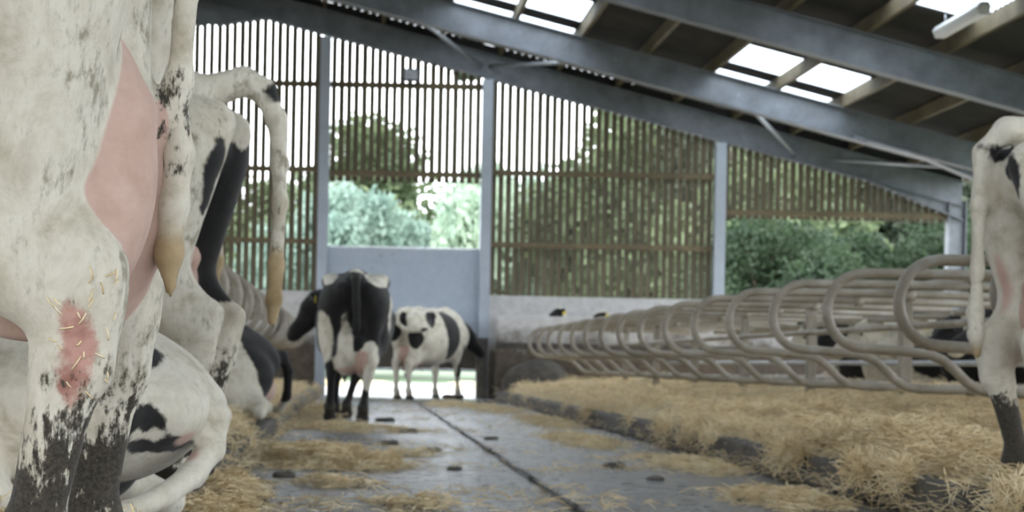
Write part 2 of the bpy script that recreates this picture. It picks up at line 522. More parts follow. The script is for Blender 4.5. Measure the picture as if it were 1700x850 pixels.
_G = RNG.random((64, 64, 6))
def vnoise(x, y, f, k=0):
    x = x * f; y = y * f
    xi = np.floor(x).astype(int); yi = np.floor(y).astype(int); tx = x - xi; ty = y - yi
    tx = tx * tx * (3 - 2 * tx); ty = ty * ty * (3 - 2 * ty)
    g = lambda a, b: _G[a % 64, b % 64, k]
    return (g(xi, yi) * (1 - tx) + g(xi + 1, yi) * tx) * (1 - ty) + (g(xi, yi + 1) * (1 - tx) + g(xi + 1, yi + 1) * tx) * ty - .5
def fbm(x, y, f, k=0): return vnoise(x, y, f, k) + .5 * vnoise(x, y, f * 2.1, k + 1) + .25 * vnoise(x, y, f * 4.3, k + 2)
def sstep(x, a, b):
    t = np.clip((x - a) / (b - a), 0, 1); return t * t * (3 - 2 * t)

# floor and yard
structure('floor', MB().box((EAVE_L, Y_FRONT, -.15), (EAVE_R + .2, Y_END + .1, 0)), M['floor'], 'wet concrete passage floor with dung film')
structure('ground_yard', MB().box((-40, Y_END + .1, -.2), (45, 47, -.02)), M['apron'], 'pale concrete yard beyond the gable')
structure('ground_field', MB().box((-160, 47, -.25), (160, 260, -.05)), M['grass'], 'green field beyond the yard')
structure('ground_side', MB().box((EAVE_R + .2, -40, -.25), (160, 47, -.03)), M['grass'], 'grass beside the shed')
structure('ground_behind', MB().box((-60, -40, -.2), (EAVE_R + .2, Y_FRONT, -.02)), M['apron'], 'concrete yard in front of the shed')
structure('ground_far_side', MB().box((-160, -40, -.25), (EAVE_L, 47, -.04)), M['grass'], 'grass on the far side of the shed')

# gable wall: concrete base walls
structure('wall_back_right', MB().box((2.12, Y_END, 0), (6.2, Y_END + .16, 1.75)), M['concrete_wall'], 'concrete base of the gable wall right of the gate', .01)
structure('wall_back_left', MB().box((EAVE_L, Y_END, 0), (-.62, Y_END + .16, 1.77)), M['concrete_wall'], 'concrete base of the gable wall left of the gate', .01)
structure('wall_back_far_right', MB().box((6.25, Y_END, 0), (EAVE_R + .05, Y_END + .16, 1.15)), M['concrete_wall'], 'low concrete base wall of the far right bay', .01)
structure('wall_side_right', MB().box((EAVE_R + .05, Y_FRONT, 0), (EAVE_R + .2, Y_END, 1.1)), M['concrete_wall'])
structure('wall_side_left', MB().box((EAVE_L, Y_FRONT, 0), (EAVE_L + .15, Y_END, 1.2)), M['concrete_wall'])
structure('wall_bed_end', MB().box((2.26, 26.0, 0), (6.1, 26.12, 1.36)), M['concrete_wall'], 'low dirty concrete wall closing the end of the right beds', .01)
o = MB(); o.box((2.24, 25.975, .84), (6.1, 25.998, .93)); structure('trim_bed_end', o, M['kerb'], 'dark ledge across the low end wall')

# portal frames: I-section rafters and columns
def i_beam(mb, a, b, depth, wid, tf=.016, tw=.012, up=(0, 0, 1)):
    """a, b: ends of the underside centre line"""
    a, b = np.array(a, float), np.array(b, float); up = np.array(up, float)
    d = (b - a) / np.linalg.norm(b - a); s = np.cross(d, up); s /= np.linalg.norm(s)
    for (z0, z1, w) in ((0, tf, wid), (tf, depth - tf, tw), (depth - tf, depth, wid)):
        mb.prism([a + s * (-w / 2) + up * z0, a + s * (w / 2) + up * z0, a + s * (w / 2) + up * z1, a + s * (-w / 2) + up * z1], b - a)
def portal(y, dz=0.0, depth=.45):
    z = lambda x: rafter_z(x, dz)
    for side, xe in (('right', EAVE_R), ('left', EAVE_L)):
        sg = 1 if xe > RIDGE_X else -1
        mb = MB()
        i_beam(mb, (RIDGE_X, y, z(RIDGE_X)), (xe, y, z(xe)), depth, .19)
        # eaves haunch and apex haunch plates
        for (pts) in ([(xe - sg * 1.6, z(xe - sg * 1.6) + .02), (xe, z(xe) - .24), (xe, z(xe) + .02)],
                      [(RIDGE_X, z(RIDGE_X) + .02), (RIDGE_X + sg * .95, z(RIDGE_X + sg * .95) + .02), (RIDGE_X + sg * .12, z(RIDGE_X) - .36), (RIDGE_X, z(RIDGE_X) - .36)]):
            mb.prism([(p, y - .01, q) for p, q in pts], (0, .02, 0))
        mb.prism([(xe - sg * 1.62, y - .095, z(xe - sg * 1.62)), (xe, y - .095, z(xe) - .24), (xe, y - .095, z(xe) - .222), (xe - sg * 1.62, y - .095, z(xe - sg * 1.62) + .018)], (0, .19, 0))
        mb.prism([(RIDGE_X + sg * .96, y - .09, z(RIDGE_X + sg * .96)), (RIDGE_X + sg * .12, y - .09, z(RIDGE_X) - .375), (RIDGE_X + sg * .12, y - .09, z(RIDGE_X) - .36), (RIDGE_X + sg * .96, y - .09, z(RIDGE_X + sg * .96) + .015)], (0, .18, 0))
        structure('roof_beam', mb, M['steel'])
        mb = MB(); x = xe - sg * .1
        mb.box((x - .15, y - .095, 0), (x - .134, y + .095, z(xe) + .1)); mb.box((x + .134, y - .095, 0), (x + .15, y + .095, z(xe) + .1)); mb.box((x - .134, y - .007, 0), (x + .134, y + .007, z(xe) + .1))
        structure('steel_column', mb, M['steel'])
portal(Y_END - .05, .0, .43)
for y in FRAMES: portal(y)
for sg, xe in ((1, EAVE_R), (-1, EAVE_L)):
    mb = MB(); mb.prism([(RIDGE_X, Y_END - .02, rafter_z(RIDGE_X, .40)), (xe, Y_END - .02, rafter_z(xe, .40)), (xe, Y_END - .02, rafter_z(xe, .585)), (RIDGE_X, Y_END - .02, rafter_z(RIDGE_X, .585))], (0, .05, 0)); structure('trim_verge', mb, M['roof'], 'dark timber verge strip above the gable rafter')
# gable posts
for x, ztop in ((-.60, 6.10), (2.17, 5.42), (6.16, 4.42), (-4.9, 6.02), (-9.2, 4.95)):
    mb = MB(); y = Y_END - .06
    mb.box((x - .09, y - .09, 0), (x + .09, y - .075, ztop)); mb.box((x - .09, y + .075, 0), (x + .09, y + .09, ztop)); mb.box((x - .006, y - .075, 0), (x + .006, y + .075, ztop))
    mb.box((x - .09, y - .075, 0), (x - .082, y + .075, ztop))
    structure('steel_column', mb, M['galv_pale'])

# roof sheets with corrugation, purlins
def roof_side(sg):
    xe = EAVE_R + .5 if sg > 0 else EAVE_L - .5
    wins = [(1.42, 3.33, 23.35, 24.62), (1.42, 3.33, 25.25, 26.45), (5.40, 7.36, 23.35, 24.62), (5.40, 7.36, 25.25, 26.45), (5.40, 7.36, 18.15, 19.42),
            (1.42, 3.33, 18.15, 19.42), (1.42, 3.33, 12.9, 14.2), (5.40, 7.36, 12.9, 14.2), (1.42, 3.33, 7.6, 8.9), (5.40, 7.36, 7.6, 8.9), (1.42, 3.33, 2.4, 3.7), (5.40, 7.36, 2.4, 3.7)]
    if sg < 0: wins = [(2 * RIDGE_X - b, 2 * RIDGE_X - a, c, d) for a, b, c, d in wins]
    z = lambda x: rafter_z(x, .67)
    ys = sorted({Y_FRONT, Y_END + .25} | {w[2] for w in wins} | {w[3] for w in wins})
    xs = sorted({RIDGE_X, xe} | {w[0] for w in wins} | {w[1] for w in wins})
    mb = MB()
    for i in range(len(ys) - 1):
        for j in range(len(xs) - 1):
            ym, xm = (ys[i] + ys[i + 1]) / 2, (xs[j] + xs[j + 1]) / 2
            if any(w[0] < xm < w[1] and w[2] < ym < w[3] for w in wins): continue
            n = max(2, int((ys[i + 1] - ys[i]) / .0365)); vs, fs = [], []
            for k in range(n + 1):
                y = ys[i] + (ys[i + 1] - ys[i]) * k / n; c = .025 * math.cos(2 * math.pi * y / .146)
                for zz in (0, .012):
                    vs += [(xs[j], y, z(xs[j]) + c + zz), (xs[j + 1], y, z(xs[j + 1]) + c + zz)]
            for k in range(n):
                a = k * 4
                fs += [(a, a + 1, a + 5, a + 4), (a + 2, a + 6, a + 7, a + 3)]
            mb.add(vs, fs, True)
    structure('roof_sheeting_right' if sg > 0 else 'roof_sheeting_left', mb, M['roof'], 'dark corrugated fibre cement roof')
    return wins, z
WN = 0
for sg in (1, -1):
    wins, z = roof_side(sg)
    for a, b, c, d in wins:
        WN += 1
        mb = MB(); n = int((d - c) / .0365); vs, fs = [], []
        for k in range(n + 1):
            y = c + (d - c) * k / n; q = .025 * math.cos(2 * math.pi * y / .146)
            for zz in (0, .003): vs += [(a, y, z(a) + q + zz), (b, y, z(b) + q + zz)]
        for k in range(n):
            e = k * 4; fs += [(e, e + 1, e + 5, e + 4), (e + 2, e + 6, e + 7, e + 3)]
        mb.add(vs, fs, True)
        structure(f'window_{WN}', mb, M['rooflight'], 'translucent rooflight sheet in the roof')
# ridge cap
structure('roof_ridge', MB().prism([(RIDGE_X - .3, Y_FRONT, rafter_z(RIDGE_X, .62)), (RIDGE_X, Y_FRONT, rafter_z(RIDGE_X, .74)), (RIDGE_X + .3, Y_FRONT, rafter_z(RIDGE_X, .62)), (RIDGE_X, Y_FRONT, rafter_z(RIDGE_X, .69))], (0, Y_END + .25 - Y_FRONT, 0)), M['roof'])
for k in range(-5, 9):
    for sg in ((1, -1) if k > -5 else (1,)):
        x = 2.37 + k * 1.0
        if sg < 0: x = 2 * RIDGE_X - x
        zz = rafter_z(x, .45)
        mb = MB().box((x - .032, Y_FRONT + .1, zz), (x + .032, Y_END + .05, zz + .19))
        structure('purlin', mb, M['purlin'])

# wind bracing between the last two frames (thin tubes under the purlins)
def brace(p, q, r=.03):
    structure('brace_tube', MB().tube([p, q], r, 8), M['galv'])
brace((.35, 24.75, rafter_z(.35, .30)), (2.05, Y_END - .1, rafter_z(2.05, .18)))
brace((2.2, Y_END - .1, rafter_z(2.2, .22)), (3.9, 24.75, rafter_z(3.9, .25)))
brace((5.75, 24.75, rafter_z(5.75, .22)), (7.4, Y_END - .15, rafter_z(7.4, .12)))
brace((8.0, Y_END - .2, rafter_z(8.0, .18)), (9.3, 24.75, rafter_z(9.3, .05)))
brace((7.55, 24.75, rafter_z(7.55, .05)), (10.0, 23.6, rafter_z(10.0, -.2)))

# ================================================================ space boarding (slatted gable)
PITCH = .128
def boarding(name, label, x0, x1, z0, ztop, rails, post_gap=0.0):
    """Panel of vertical boards; ztop(x) is the slope under the roof sheets"""
    root = empty(name, ((x0 + x1) / 2, Y_END + .09, z0)); tag(root, label, 'timber boarding', 'slatted timber panels of the gable')
    L = np.array([(x0 + x1) / 2, Y_END + .09, z0])
    mb = MB(); n = int(round((x1 - x0) / PITCH))
    for i in range(n):
        x = x0 + (i + .5) * (x1 - x0) / n + random.uniform(-.006, .006); w = .0465 + random.uniform(-.004, .004)
        zt = ztop(x)
        if zt < z0 + .05: continue
        a = np.array([x - w, Y_END + .06, z0]) - L; b = np.array([x + w, Y_END + .082, zt]) - L
        mb.box(a, b)
    mb.build('board_panel', M['slat'], root)
    for zr in rails:
        mb = MB().box((x0 - L[0], -.115, zr - .045 - z0), (x1 - L[0], -.032, zr + .045 - z0)); mb.build('rail', M['rail'], root)
    return root
top = lambda x: rafter_z(x, .62)
boarding('slatted_boarding', 'slatted timber gable panel left of the gate opening', -4.82, -.68, 1.77, top, (2.62, 3.85, 5.31))
boarding('slatted_boarding', 'slatted timber gable panel above the gate opening', -.52, 2.09, 3.66, top, (3.80, 5.31))
boarding('slatted_boarding', 'tall slatted timber gable panel right of the gate, reaching the concrete base', 2.25, 6.08, 1.76, top, (2.62, 3.85))
boarding('slatted_boarding', 'short slatted timber gable panel above the open far right bay', 6.24, 10.15, 3.15, top, (3.25,))
boarding('slatted_boarding', 'slatted timber gable panel at the far left behind the cows', -9.1, -4.98, 1.77, top, (2.62, 3.85, 5.31))
boarding('slatted_boarding', 'outermost left slatted timber gable panel behind the cows', EAVE_L + .2, -9.28, 1.77, top, (2.62,))

# ================================================================ sheeted gate in the gable opening
g = empty('sheeted_gate', (.79, Y_END - .02, .46)); tag(g, 'blue grey sheeted steel gate hung clear of the floor behind the standing cow', 'gate')
mb = MB(); mb.box((-1.29, 0, .02), (-.44, .012, 2.05)); mb.box((-.436, 0, .02), (.42, .012, 2.05)); mb.box((.424, 0, .02), (1.29, .012, 2.05))
def gate_mat():
    m = Mat('grey_gate_sheet', .55, .15)
    z = m.sepz(m.pos((1, 1, 1), True)); n = m.noise(2.5, 6, .7, m.pos((1, 1, 1), True)); n2 = m.noise(6, 5, .7, m.pos((1, 1, 1), True))
    h = m.math('ADD', z, m.math('MULTIPLY', m.math('SUBTRACT', n, .5), .5))
    c = m.ramp(n2, [(.3, (.33, .38, .45)), (.7, (.40, .45, .52))])
    spots = m.step(m.noise(9, 3, .6, m.pos((1, 1, 1), True)), .70, .74)
    c = m.mix(spots, c, (.2, .2, .2))
    m.color(m.mix(m.step(h, .98, 1.12), (.085, .07, .055), c)); return m.m
mb.build('sheet', gate_mat(), g)
mb = MB(); mb.tube([(-1.29, .03, 0), (-1.29, .03, 2.07), (1.29, .03, 2.07), (1.29, .03, 0), (-1.29, .03, 0)], .024, 8)
mb.tube([(-1.29, .035, 1.0), (1.29, .035, 1.0)], .02, 8); mb.build('frame', M['galv'], g)
for z in (.25, 1.8): MB().tube([(-1.33, .03, z - .05), (-1.33, .03, z + .05)], .025, 8).build('hinge', M['galv'], g)
# dark end of the concrete wall at the gate post
structure('wall_stub_right', MB().box((2.05, Y_END - .3, 0), (2.24, Y_END - .02, 1.02)), M['kerb'], 'dark dirty stub wall beside the gate')


# floodlight on the gable rail
f = empty('floodlight', (.85, Y_END - .12, 5.33)); tag(f, 'small grey floodlight on the gable rail', 'floodlight')
mb = MB(); mb.box((-.13, -.09, .03), (.13, .02, .24)); mb.build('housing', M['dark_plastic'], f, .015)
MB().box((-.11, -.105, .05), (.11, -.09, .22)).build('glass', M['galv'], f, .006)
mb = MB(); mb.tube([(-.15, -.02, .13), (-.15, .03, .0), (.15, .03, .0), (.15, -.02, .13)], .012, 6); mb.build('bracket', M['dark_plastic'], f)

# strip light under the purlins
lx, ly = 6.82, 17.75; lz = rafter_z(lx, .45) - .16
l = empty('strip_light', (lx, ly, lz)); tag(l, 'white strip light hung below the rooflight', 'lamp')
mb = MB(); poly = [(-.045, 0, .09), (.045, 0, .09), (.085, 0, .03), (-.085, 0, .03)]
mb.prism(poly, (0, 1.4, 0)); mb.build('body', M['lamp_white'], l, .008)
mb = MB(); mb.prism([(-.085, .03, .03), (.085, .03, .03), (.06, .03, -.05), (-.06, .03, -.05)], (0, 1.34, 0)); mb.build('diffuser', M['lamp_tube'], l, .01)
for y in (.2, 1.2): MB().tube([(0, y, .09), (0, y, .2)], .008, 6).build('hanger', M['galv'], l)

# ================================================================ kerbs, beds, straw
def bed_right(x, y):
    rise = .17 * sstep(x, KERB_R + .25, 4.4) * sstep(y, 6.9, 8.6) * (1 - .7 * sstep(x, 4.7, 5.3)) + .06 * sstep(x, KERB_R, KERB_R + .3)
    edge = sstep(x, KERB_R - .01, KERB_R + .15)
    return (BED + rise + .13 * fbm(x, y, 1.5) + .085 * fbm(x, y, 4.0, 2) + .02 * fbm(x, y, 13, 3)) * edge + .0
def bed_left(x, y):
    bulge = np.where(y < 3.6, .42, 0.0) * sstep(y, 3.7, 3.2)
    k = KERB_L + bulge
    edge = sstep(x, k - .03, k - .16)
    return (BED + .02 + .05 * sstep(x, -.8, -1.6) * sstep(y, 6.6, 9) + (.11 * fbm(x, y, 1.7, 1) + .03 * fbm(x, y, 7, 2)) * (.35 + .65 * sstep(y, 6.6, 9))) * edge + .0 * x
structure('kerb_right', MB().box((KERB_R - .02, -1, 0), (KERB_R + .16, 26.0, BED + .0)), M['kerb'], 'dark manure stained kerb of the right beds', .02)
structure('kerb_left', MB().box((KERB_L - .16, -1, 0), (KERB_L + .02, Y_END, BED + .0)), M['kerb'], 'dark manure stained kerb of the left beds', .02)
tag(relief('straw_bed', KERB_R + .015, 8.4, 3.2, 25.98, .055, lambda x, y: bed_right(x, y), M['straw_bed']), 'deep golden straw bed filling the right hand row', 'straw bed', None, 'stuff')
tag(relief('straw_bed', -6.0, KERB_L + .36, 1.5, 27.6, .055, lambda x, y: bed_left(x, y) - .012, M['straw_bed']), 'straw bed under the cows along the left row', 'straw bed', None, 'stuff')

def straw_strands(P, length, r, flat, lean=None):
    """P: (n, 3) points; returns verts and quads of bent three sided stalks"""
    n = len(P); L = RNG.uniform(*length, n); a = RNG.uniform(0, 2 * np.pi, n); e = RNG.normal(0, flat, n)
    D = np.stack([np.cos(a) * np.cos(e), np.sin(a) * np.cos(e), np.sin(e)], -1)
    U = np.cross(D, [0, 0, 1.0]); U /= np.linalg.norm(U, axis=1)[:, None] + 1e-9; W = np.cross(U, D)
    bend = RNG.normal(0, .10, n)[:, None] * L[:, None]
    bend2 = RNG.normal(0, .10, n)[:, None] * L[:, None]
    rr = r * RNG.uniform(.6, 1.3, n)
    rings = []
    for t in (-.5, 0.0, .5):
        c = P + D * (L[:, None] * t) + (W * bend + U * bend2) * (1 - (2 * t) ** 2)
        for k in range(3):
            q = 2 * np.pi * k / 3
            rings.append(c + rr[:, None] * (np.cos(q) * U + np.sin(q) * W))
    V = np.stack(rings, 1).reshape(-1, 3)
    base = (np.arange(n) * 9)[:, None]
    F = []
    for s in (0, 1):
        for k in range(3):
            F.append(np.concatenate([base + s * 3 + k, base + s * 3 + (k + 1) % 3, base + s * 3 + 3 + (k + 1) % 3, base + s * 3 + 3 + k], 1))
    return V, np.stack(F, 1).reshape(-1, 4)

def log_y(n, a, b, p=1.6):
    u = RNG.random(n); return (a ** (1 - p) + u * (b ** (1 - p) - a ** (1 - p))) ** (1 / (1 - p))
# right bed strands
n = 66000; y = log_y(n, 4.2, 25.8, 1.5); x = KERB_R + .02 + (RNG.random(n) ** 1.5) * np.minimum(5.6, 1.3 + y * .25)
keep = fbm(x, y, .9, 2) > -.45
x, y = x[keep], y[keep]; P = np.stack([x, y, bed_right(x, y) + RNG.uniform(.0, .045, len(x))], -1)
V, Q = straw_strands(P, (.07, .24), .0024, .28)
tag(link_mesh('loose_straw', mesh_np('loose_straw', V, Q), M['straw']), 'loose straw stalks strewn over the right bed', 'straw', None, 'stuff')
# overhang along the right kerb
n = 10000; y = log_y(n, 4.2, 25.8, 1.4); keep = fbm(y * 0 + 3.3, y, 2.2, 1) > .20 + RNG.uniform(-.08, .08, n); y = y[keep]
x = KERB_R - .03 - np.abs(RNG.normal(0.0, .028, len(y))); z = np.clip(BED + .03 - (KERB_R - .03 - x) * 1.7, .015, .2) + RNG.uniform(-.02, .04, len(y))
V, Q = straw_strands(np.stack([x, y, z], -1), (.06, .2), .0024, .7)
tag(link_mesh('straw_fringe', mesh_np('straw_fringe', V, Q), M['straw']), 'tufts of straw hanging over the right kerb', 'straw', None, 'stuff')
# left bed strands
n = 40000; y = log_y(n, 2.2, 27, 1.5); x = KERB_L + .0 - (RNG.random(n) ** 1.6) * np.minimum(4.0, .6 + y * .14)
x = x + np.where(y < 3.4, .38, 0)
P = np.stack([x, y, bed_left(x, y) + RNG.uniform(.0, .05, n)], -1)
V, Q = straw_strands(P, (.06, .22), .0022, .35)
tag(link_mesh('loose_straw', mesh_np('loose_straw', V, Q), M['straw']), 'loose straw stalks strewn over the left bed by the lying cows', 'straw', None, 'stuff')
n = 2600; y = log_y(n, 4.0, 27, 1.4); keep = (fbm(y * 0 + 1.3, y, 1.2, 2) > .12) & ((y > 9) | (RNG.random(n) < .25)); y = y[keep]
x = KERB_L + np.abs(RNG.normal(0.0, .05, len(y))) - .03; z = np.clip(BED - (x - KERB_L) * 1.3, .012, .2) + RNG.uniform(0, .03, len(y))
V, Q = straw_strands(np.stack([x, y, z], -1), (.06, .2), .0024, .6)
tag(link_mesh('straw_fringe', mesh_np('straw_fringe', V, Q), M['straw']), 'tufts of straw spilling over the left kerb', 'straw', None, 'stuff')

# straw litter heaps on the passage: (x, y, rx, ry, height, stalks)
HEAPS = [(-.22, 9.3, .36, .65, .06, 3600), (.05, 8.9, .26, .35, .05, 1300), (-.25, 14.2, .5, .8, .015, 2000), (.15, 13.6, .45, .5, .02, 900),
         (-.52, 6.6, .14, .5, .06, 1100), (-.55, 5.6, .2, .7, .06, 1500), (2.0, 9.6, .22, .9, .02, 1100), (1.75, 12.5, .25, 1.2, .013, 1000), (1.95, 16.5, .25, 1.8, .015, 1100), (1.8, 20.5, .35, 2.0, .012, 900),
         (1.9, 7.0, .22, .6, .022, 800), (-.35, 18, .3, 3.5, .05, 2200), (1.35, 22.5, .4, 1.6, .015, 600), (.1, 6.5, .3, .2, .02, 300), (-.15, 7.55, .3, .16, .025, 350), (.35, 10.1, .22, .25, .012, 160)]
def heap_h(x, y):
    h = np.zeros_like(x)
    for a, b, rx, ry, hh, _ in HEAPS:
        q = ((x - a) / rx) ** 2 + ((y - b) / ry) ** 2
        h = np.maximum(h, hh * np.clip(1.0 - q * 1.25 + 1.5 * fbm(x, y, 2.9, 1) + 1.3 * fbm(x, y, 9.0, 3), 0, 1.3))
    return h
hp = relief('straw_litter', KERB_L + .01, KERB_R - .01, 4.5, 27, .03, lambda x, y: heap_h(x, y) * (.55 + .9 * fbm(x, y, 11, 2)) - .006, M['straw_bed'])
tag(hp, 'trampled straw litter heaped on the wet passage', 'straw litter', None, 'stuff')
PS = []
for a, b, rx, ry, hh, k in HEAPS:
    q = RNG.normal(0, .46, (int(k * 1.8), 2)); x = a + q[:, 0] * rx; y = b + q[:, 1] * ry
    m = (x > KERB_L + .01) & (x < KERB_R - .02) & (fbm(x, y, 2.9, 1) > -.30 + .4 * (RNG.random(len(x)) < .6)) & (y > 4.2) & (y < 27)
    x, y = x[m], y[m]; PS.append(np.stack([x, y, np.clip(heap_h(x, y), 0, 1) + RNG.uniform(.003, .02, len(x))], -1))
n = 3500; y = log_y(n, 5, 26, 1.3); x = RNG.uniform(KERB_L, KERB_R, n); m = fbm(x, y, 1.1, 3) > .05
PS.append(np.stack([x, y, np.full(n, .006)], -1)[m])
V, Q = straw_strands(np.concatenate(PS), (.04, .18), .0022, .16)
tag(link_mesh('straw_stalks', mesh_np('straw_stalks', V, Q), M['straw']), 'scattered straw stalks on the wet passage floor', 'straw', None, 'stuff')
# wisps of straw out on the yard
for i, (x, y, rx, rz, lab) in enumerate([(2.75, 40, .55, .16, 'straw wisp on the yard behind the front legs of the cow at the gate'), (-.55, 39, .3, .2, 'straw wisp on the yard by the left gate post'), (.45, 42, .5, .10, 'straw wisp on the yard behind the hind legs of the cow at the gate'), (3.3, 38, .35, .10, 'straw wisp on the yard by the right gate post')]):
    nb = Body(); nb.oval((0, 0, 0), (rx, .4, rz), .05); nb.oval((rx * .5, .1, 0), (rx * .6, .3, rz * .7), .05); nb.oval((-rx * .6, -.1, 0), (rx * .5, .3, rz * .6), .05)
    V, Q = nb.skin(.03, 2); V = V + RNG.normal(0, .008, V.shape)
    o = link_mesh('straw_wisp', mesh_np('straw_wisp', V, Q), M['straw_bed']); o.location = (x, y, -.02); tag(o, lab, 'straw')
# clods of dung on the passage
tufts = [(-.34, 8.05, .05), (.52, 10.6, .05), (.25, 11.4, .06), (1.5, 9.3, .06), (1.05, 12.4, .05), (1.55, 8.3, .04), (.45, 13.4, .07), (.3, 15.7, .09), (1.62, 26.6, .17), (.55, 8.8, .035)]
for i, (x, y, r) in enumerate(tufts):
    nb = Body(); nb.oval((0, 0, r * .12), (r, r * .8, r * .28), .02); nb.oval((r * .5, r * .4, r * .2), (r * .6, r * .7, r * .35), .02); nb.oval((-r * .6, -r * .1, r * .15), (r * .6, r * .5, r * .3), .02)
    V, Q = nb.skin(r / 7, 2)
    o = link_mesh('dung_clod', mesh_np('dung_clod', V, Q), M['kerb']); o.location = (x, y, 0)
    lab = 'large dark dung clod between the far cow and the gate' if r > .15 else 'dark dung clod on the wet passage floor'
    tag(o, lab, 'dung', None if r > .15 else 'dung clods on the passage')
# dark heap against the low end wall
nb = Body(); nb.oval((0, 0, .12), (.50, .3, .42), .05); nb.oval((-.25, .0, .1), (.35, .25, .34), .08)
V, Q = nb.skin(.03, 2); o = link_mesh('muck_heap', mesh_np('muck_heap', V, Q), M['kerb']); o.location = (2.92, 25.62, .14)
tag(o, 'dark rounded muck heap against the low end wall', 'heap')

# scraper cable along the passage
c = empty('scraper_cable', (.89, 4.0, 0)); tag(c, 'dark taut scraper cable running along the passage floor', 'cable')
pts = [(.006 * math.sin(k * 1.7), k * .5, .014 + .003 * math.sin(k * 2.3)) for k in range(0, 40)]
MB().tube(pts, .008, 8).build('cable', M['cable'], c)
for y in (2.5, 4.1, 6.6, 9.3, 12.5): MB().tube([(0, y - .05, .016), (0, y + .05, .016)], .014, 8).build('clamp', M['cable'], c)
# shallow channel edge beside the cable
structure('floor_channel', MB().box((.935, 3.0, -.01), (.95, 23.6, .004)), M['floor'], 'worn edge of the scraper channel')

# ================================================================ cubicle dividers
def arc(cx, cz, r, a0, a1, n=8): return [(cx + r * math.cos(math.radians(a0 + (a1 - a0) * i / n)), 0, cz + r * math.sin(math.radians(a0 + (a1 - a0) * i / n))) for i in range(n + 1)]
def make_divider(name='cubicle_divider'):
    """Bent tube divider; local x points from the passage end (0) to the head post, z up from floor level"""
    root = empty(name)
    top, mid, low = 1.13, .71, .47; r = (top - mid) / 2
    pts = [(2.45, 0, top - .015), (1.6, 0, top), (.8, 0, top + .005)] + [(r * .95 + p[0] * .95 - 0, 0, p[2]) for p in arc(0, (top + mid) / 2, r, 90, 270, 12)] + [(.42, 0, mid - .012), (.58, 0, mid - .03)]
    pts += [(.66, 0, mid - .06), (.73, 0, mid - .12), (.79, 0, low + .06), (.86, 0, low + .015), (.96, 0, low), (1.5, 0, low), (2.45, 0, low - .01)]
    MB().tube(pts, .029, 12).build('bent_tube', M['tube'], root)
    for z in (top - .004, low): MB().tube([(1.255, 0, z), (1.325, 0, z)], .036, 12).build('clamp', M['tube'], root)
    return root
def divider_row(x0, sgn, ys, labelf, group, proto=None, z0=0.0):
    out = []
    for i, y in enumerate(ys):
        o = make_divider() if proto is None else copy_tree(proto)
        proto = proto or o
        o.location = (x0, y, z0); o.rotation_euler = (random.uniform(-.012, .012), 0, (0 if sgn > 0 else math.pi) + random.uniform(-.02, .02))
        tag(o, labelf(i), 'cubicle divider', group); out.append(o)
    return proto
YR = [6.72 + 1.2 * k for k in range(16)]
PROTO = divider_row(2.65, 1, YR, lambda i: f'bent tube cubicle divider, {ORD[i]} from the camera in the near right row', 'dividers of the near right row')
YB = [8.4 + 1.2 * k for k in range(14)]
divider_row(7.75, -1, YB, lambda i: f'bent tube cubicle divider, {ORD[i]} from the camera in the rear right row', 'dividers of the rear right row', PROTO)
YL = [5.06, 6.52, 8.3] + [9.8 + 1.2 * k for k in range(14)]
divider_row(-.80, -1, YL, lambda i: f'bent tube cubicle divider, {ORD[i]} from the camera in the left row', 'dividers of the left row', PROTO, .09)
# posts and long rails that carry the dividers
def post(x, y, h, lab, grp):
    p = empty('divider_post', (x, y, 0)); tag(p, lab, 'post', grp)
    MB().box((-.04, -.04, 0), (.04, .04, h)).build('upright', M['tube'], p, .006)
    MB().box((-.045, -.045, h), (.045, .045, h + .012)).build('cap', M['tube'], p)
for i, y in enumerate([6.72 + 2.4 * k for k in range(8)]): post(3.94, y + .10, 1.26, f'post carrying the head rails of the near right row, {ORD[i]} from the camera', 'posts of the near right row')
for i, y in enumerate([8.4 + 2.4 * k for k in range(7)]): post(6.46, y + .10, 1.26, f'post carrying the head rails of the rear right row, {ORD[i]} from the camera', 'posts of the rear right row')
for i, y in enumerate([8.3 + 2.4 * k for k in range(8)]): post(-2.09, y + .10, 1.36, f'post carrying the head rails of the left row, {ORD[i]} from the camera', 'posts of the left row')
def long_rail(x, y0, y1, z, r, lab, mat='tube'):
    o = MB().tube([(x, y0 + (y1 - y0) * k / 12, z) for k in range(13)], r, 10).build('head_rail', M[mat]); tag(o, lab, 'rail')
long_rail(3.94, 6.7, 25.6, 1.185, .03, 'upper head rail along the near right row', 'tube')
long_rail(3.86, 6.7, 25.6, .90, .024, 'lower head rail along the near right row')
long_rail(4.95, 7.0, 25.6, .98, .026, 'pale galvanised rail between the two right rows, upper one', 'galv')
long_rail(4.95, 7.0, 25.6, .66, .026, 'pale galvanised rail between the two right rows, lower one', 'galv')
long_rail(6.46, 7.6, 25.6, 1.185, .03, 'upper head rail along the rear right row')
long_rail(-2.09, 7.9, 26.5, 1.275, .03, 'upper head rail along the left row')

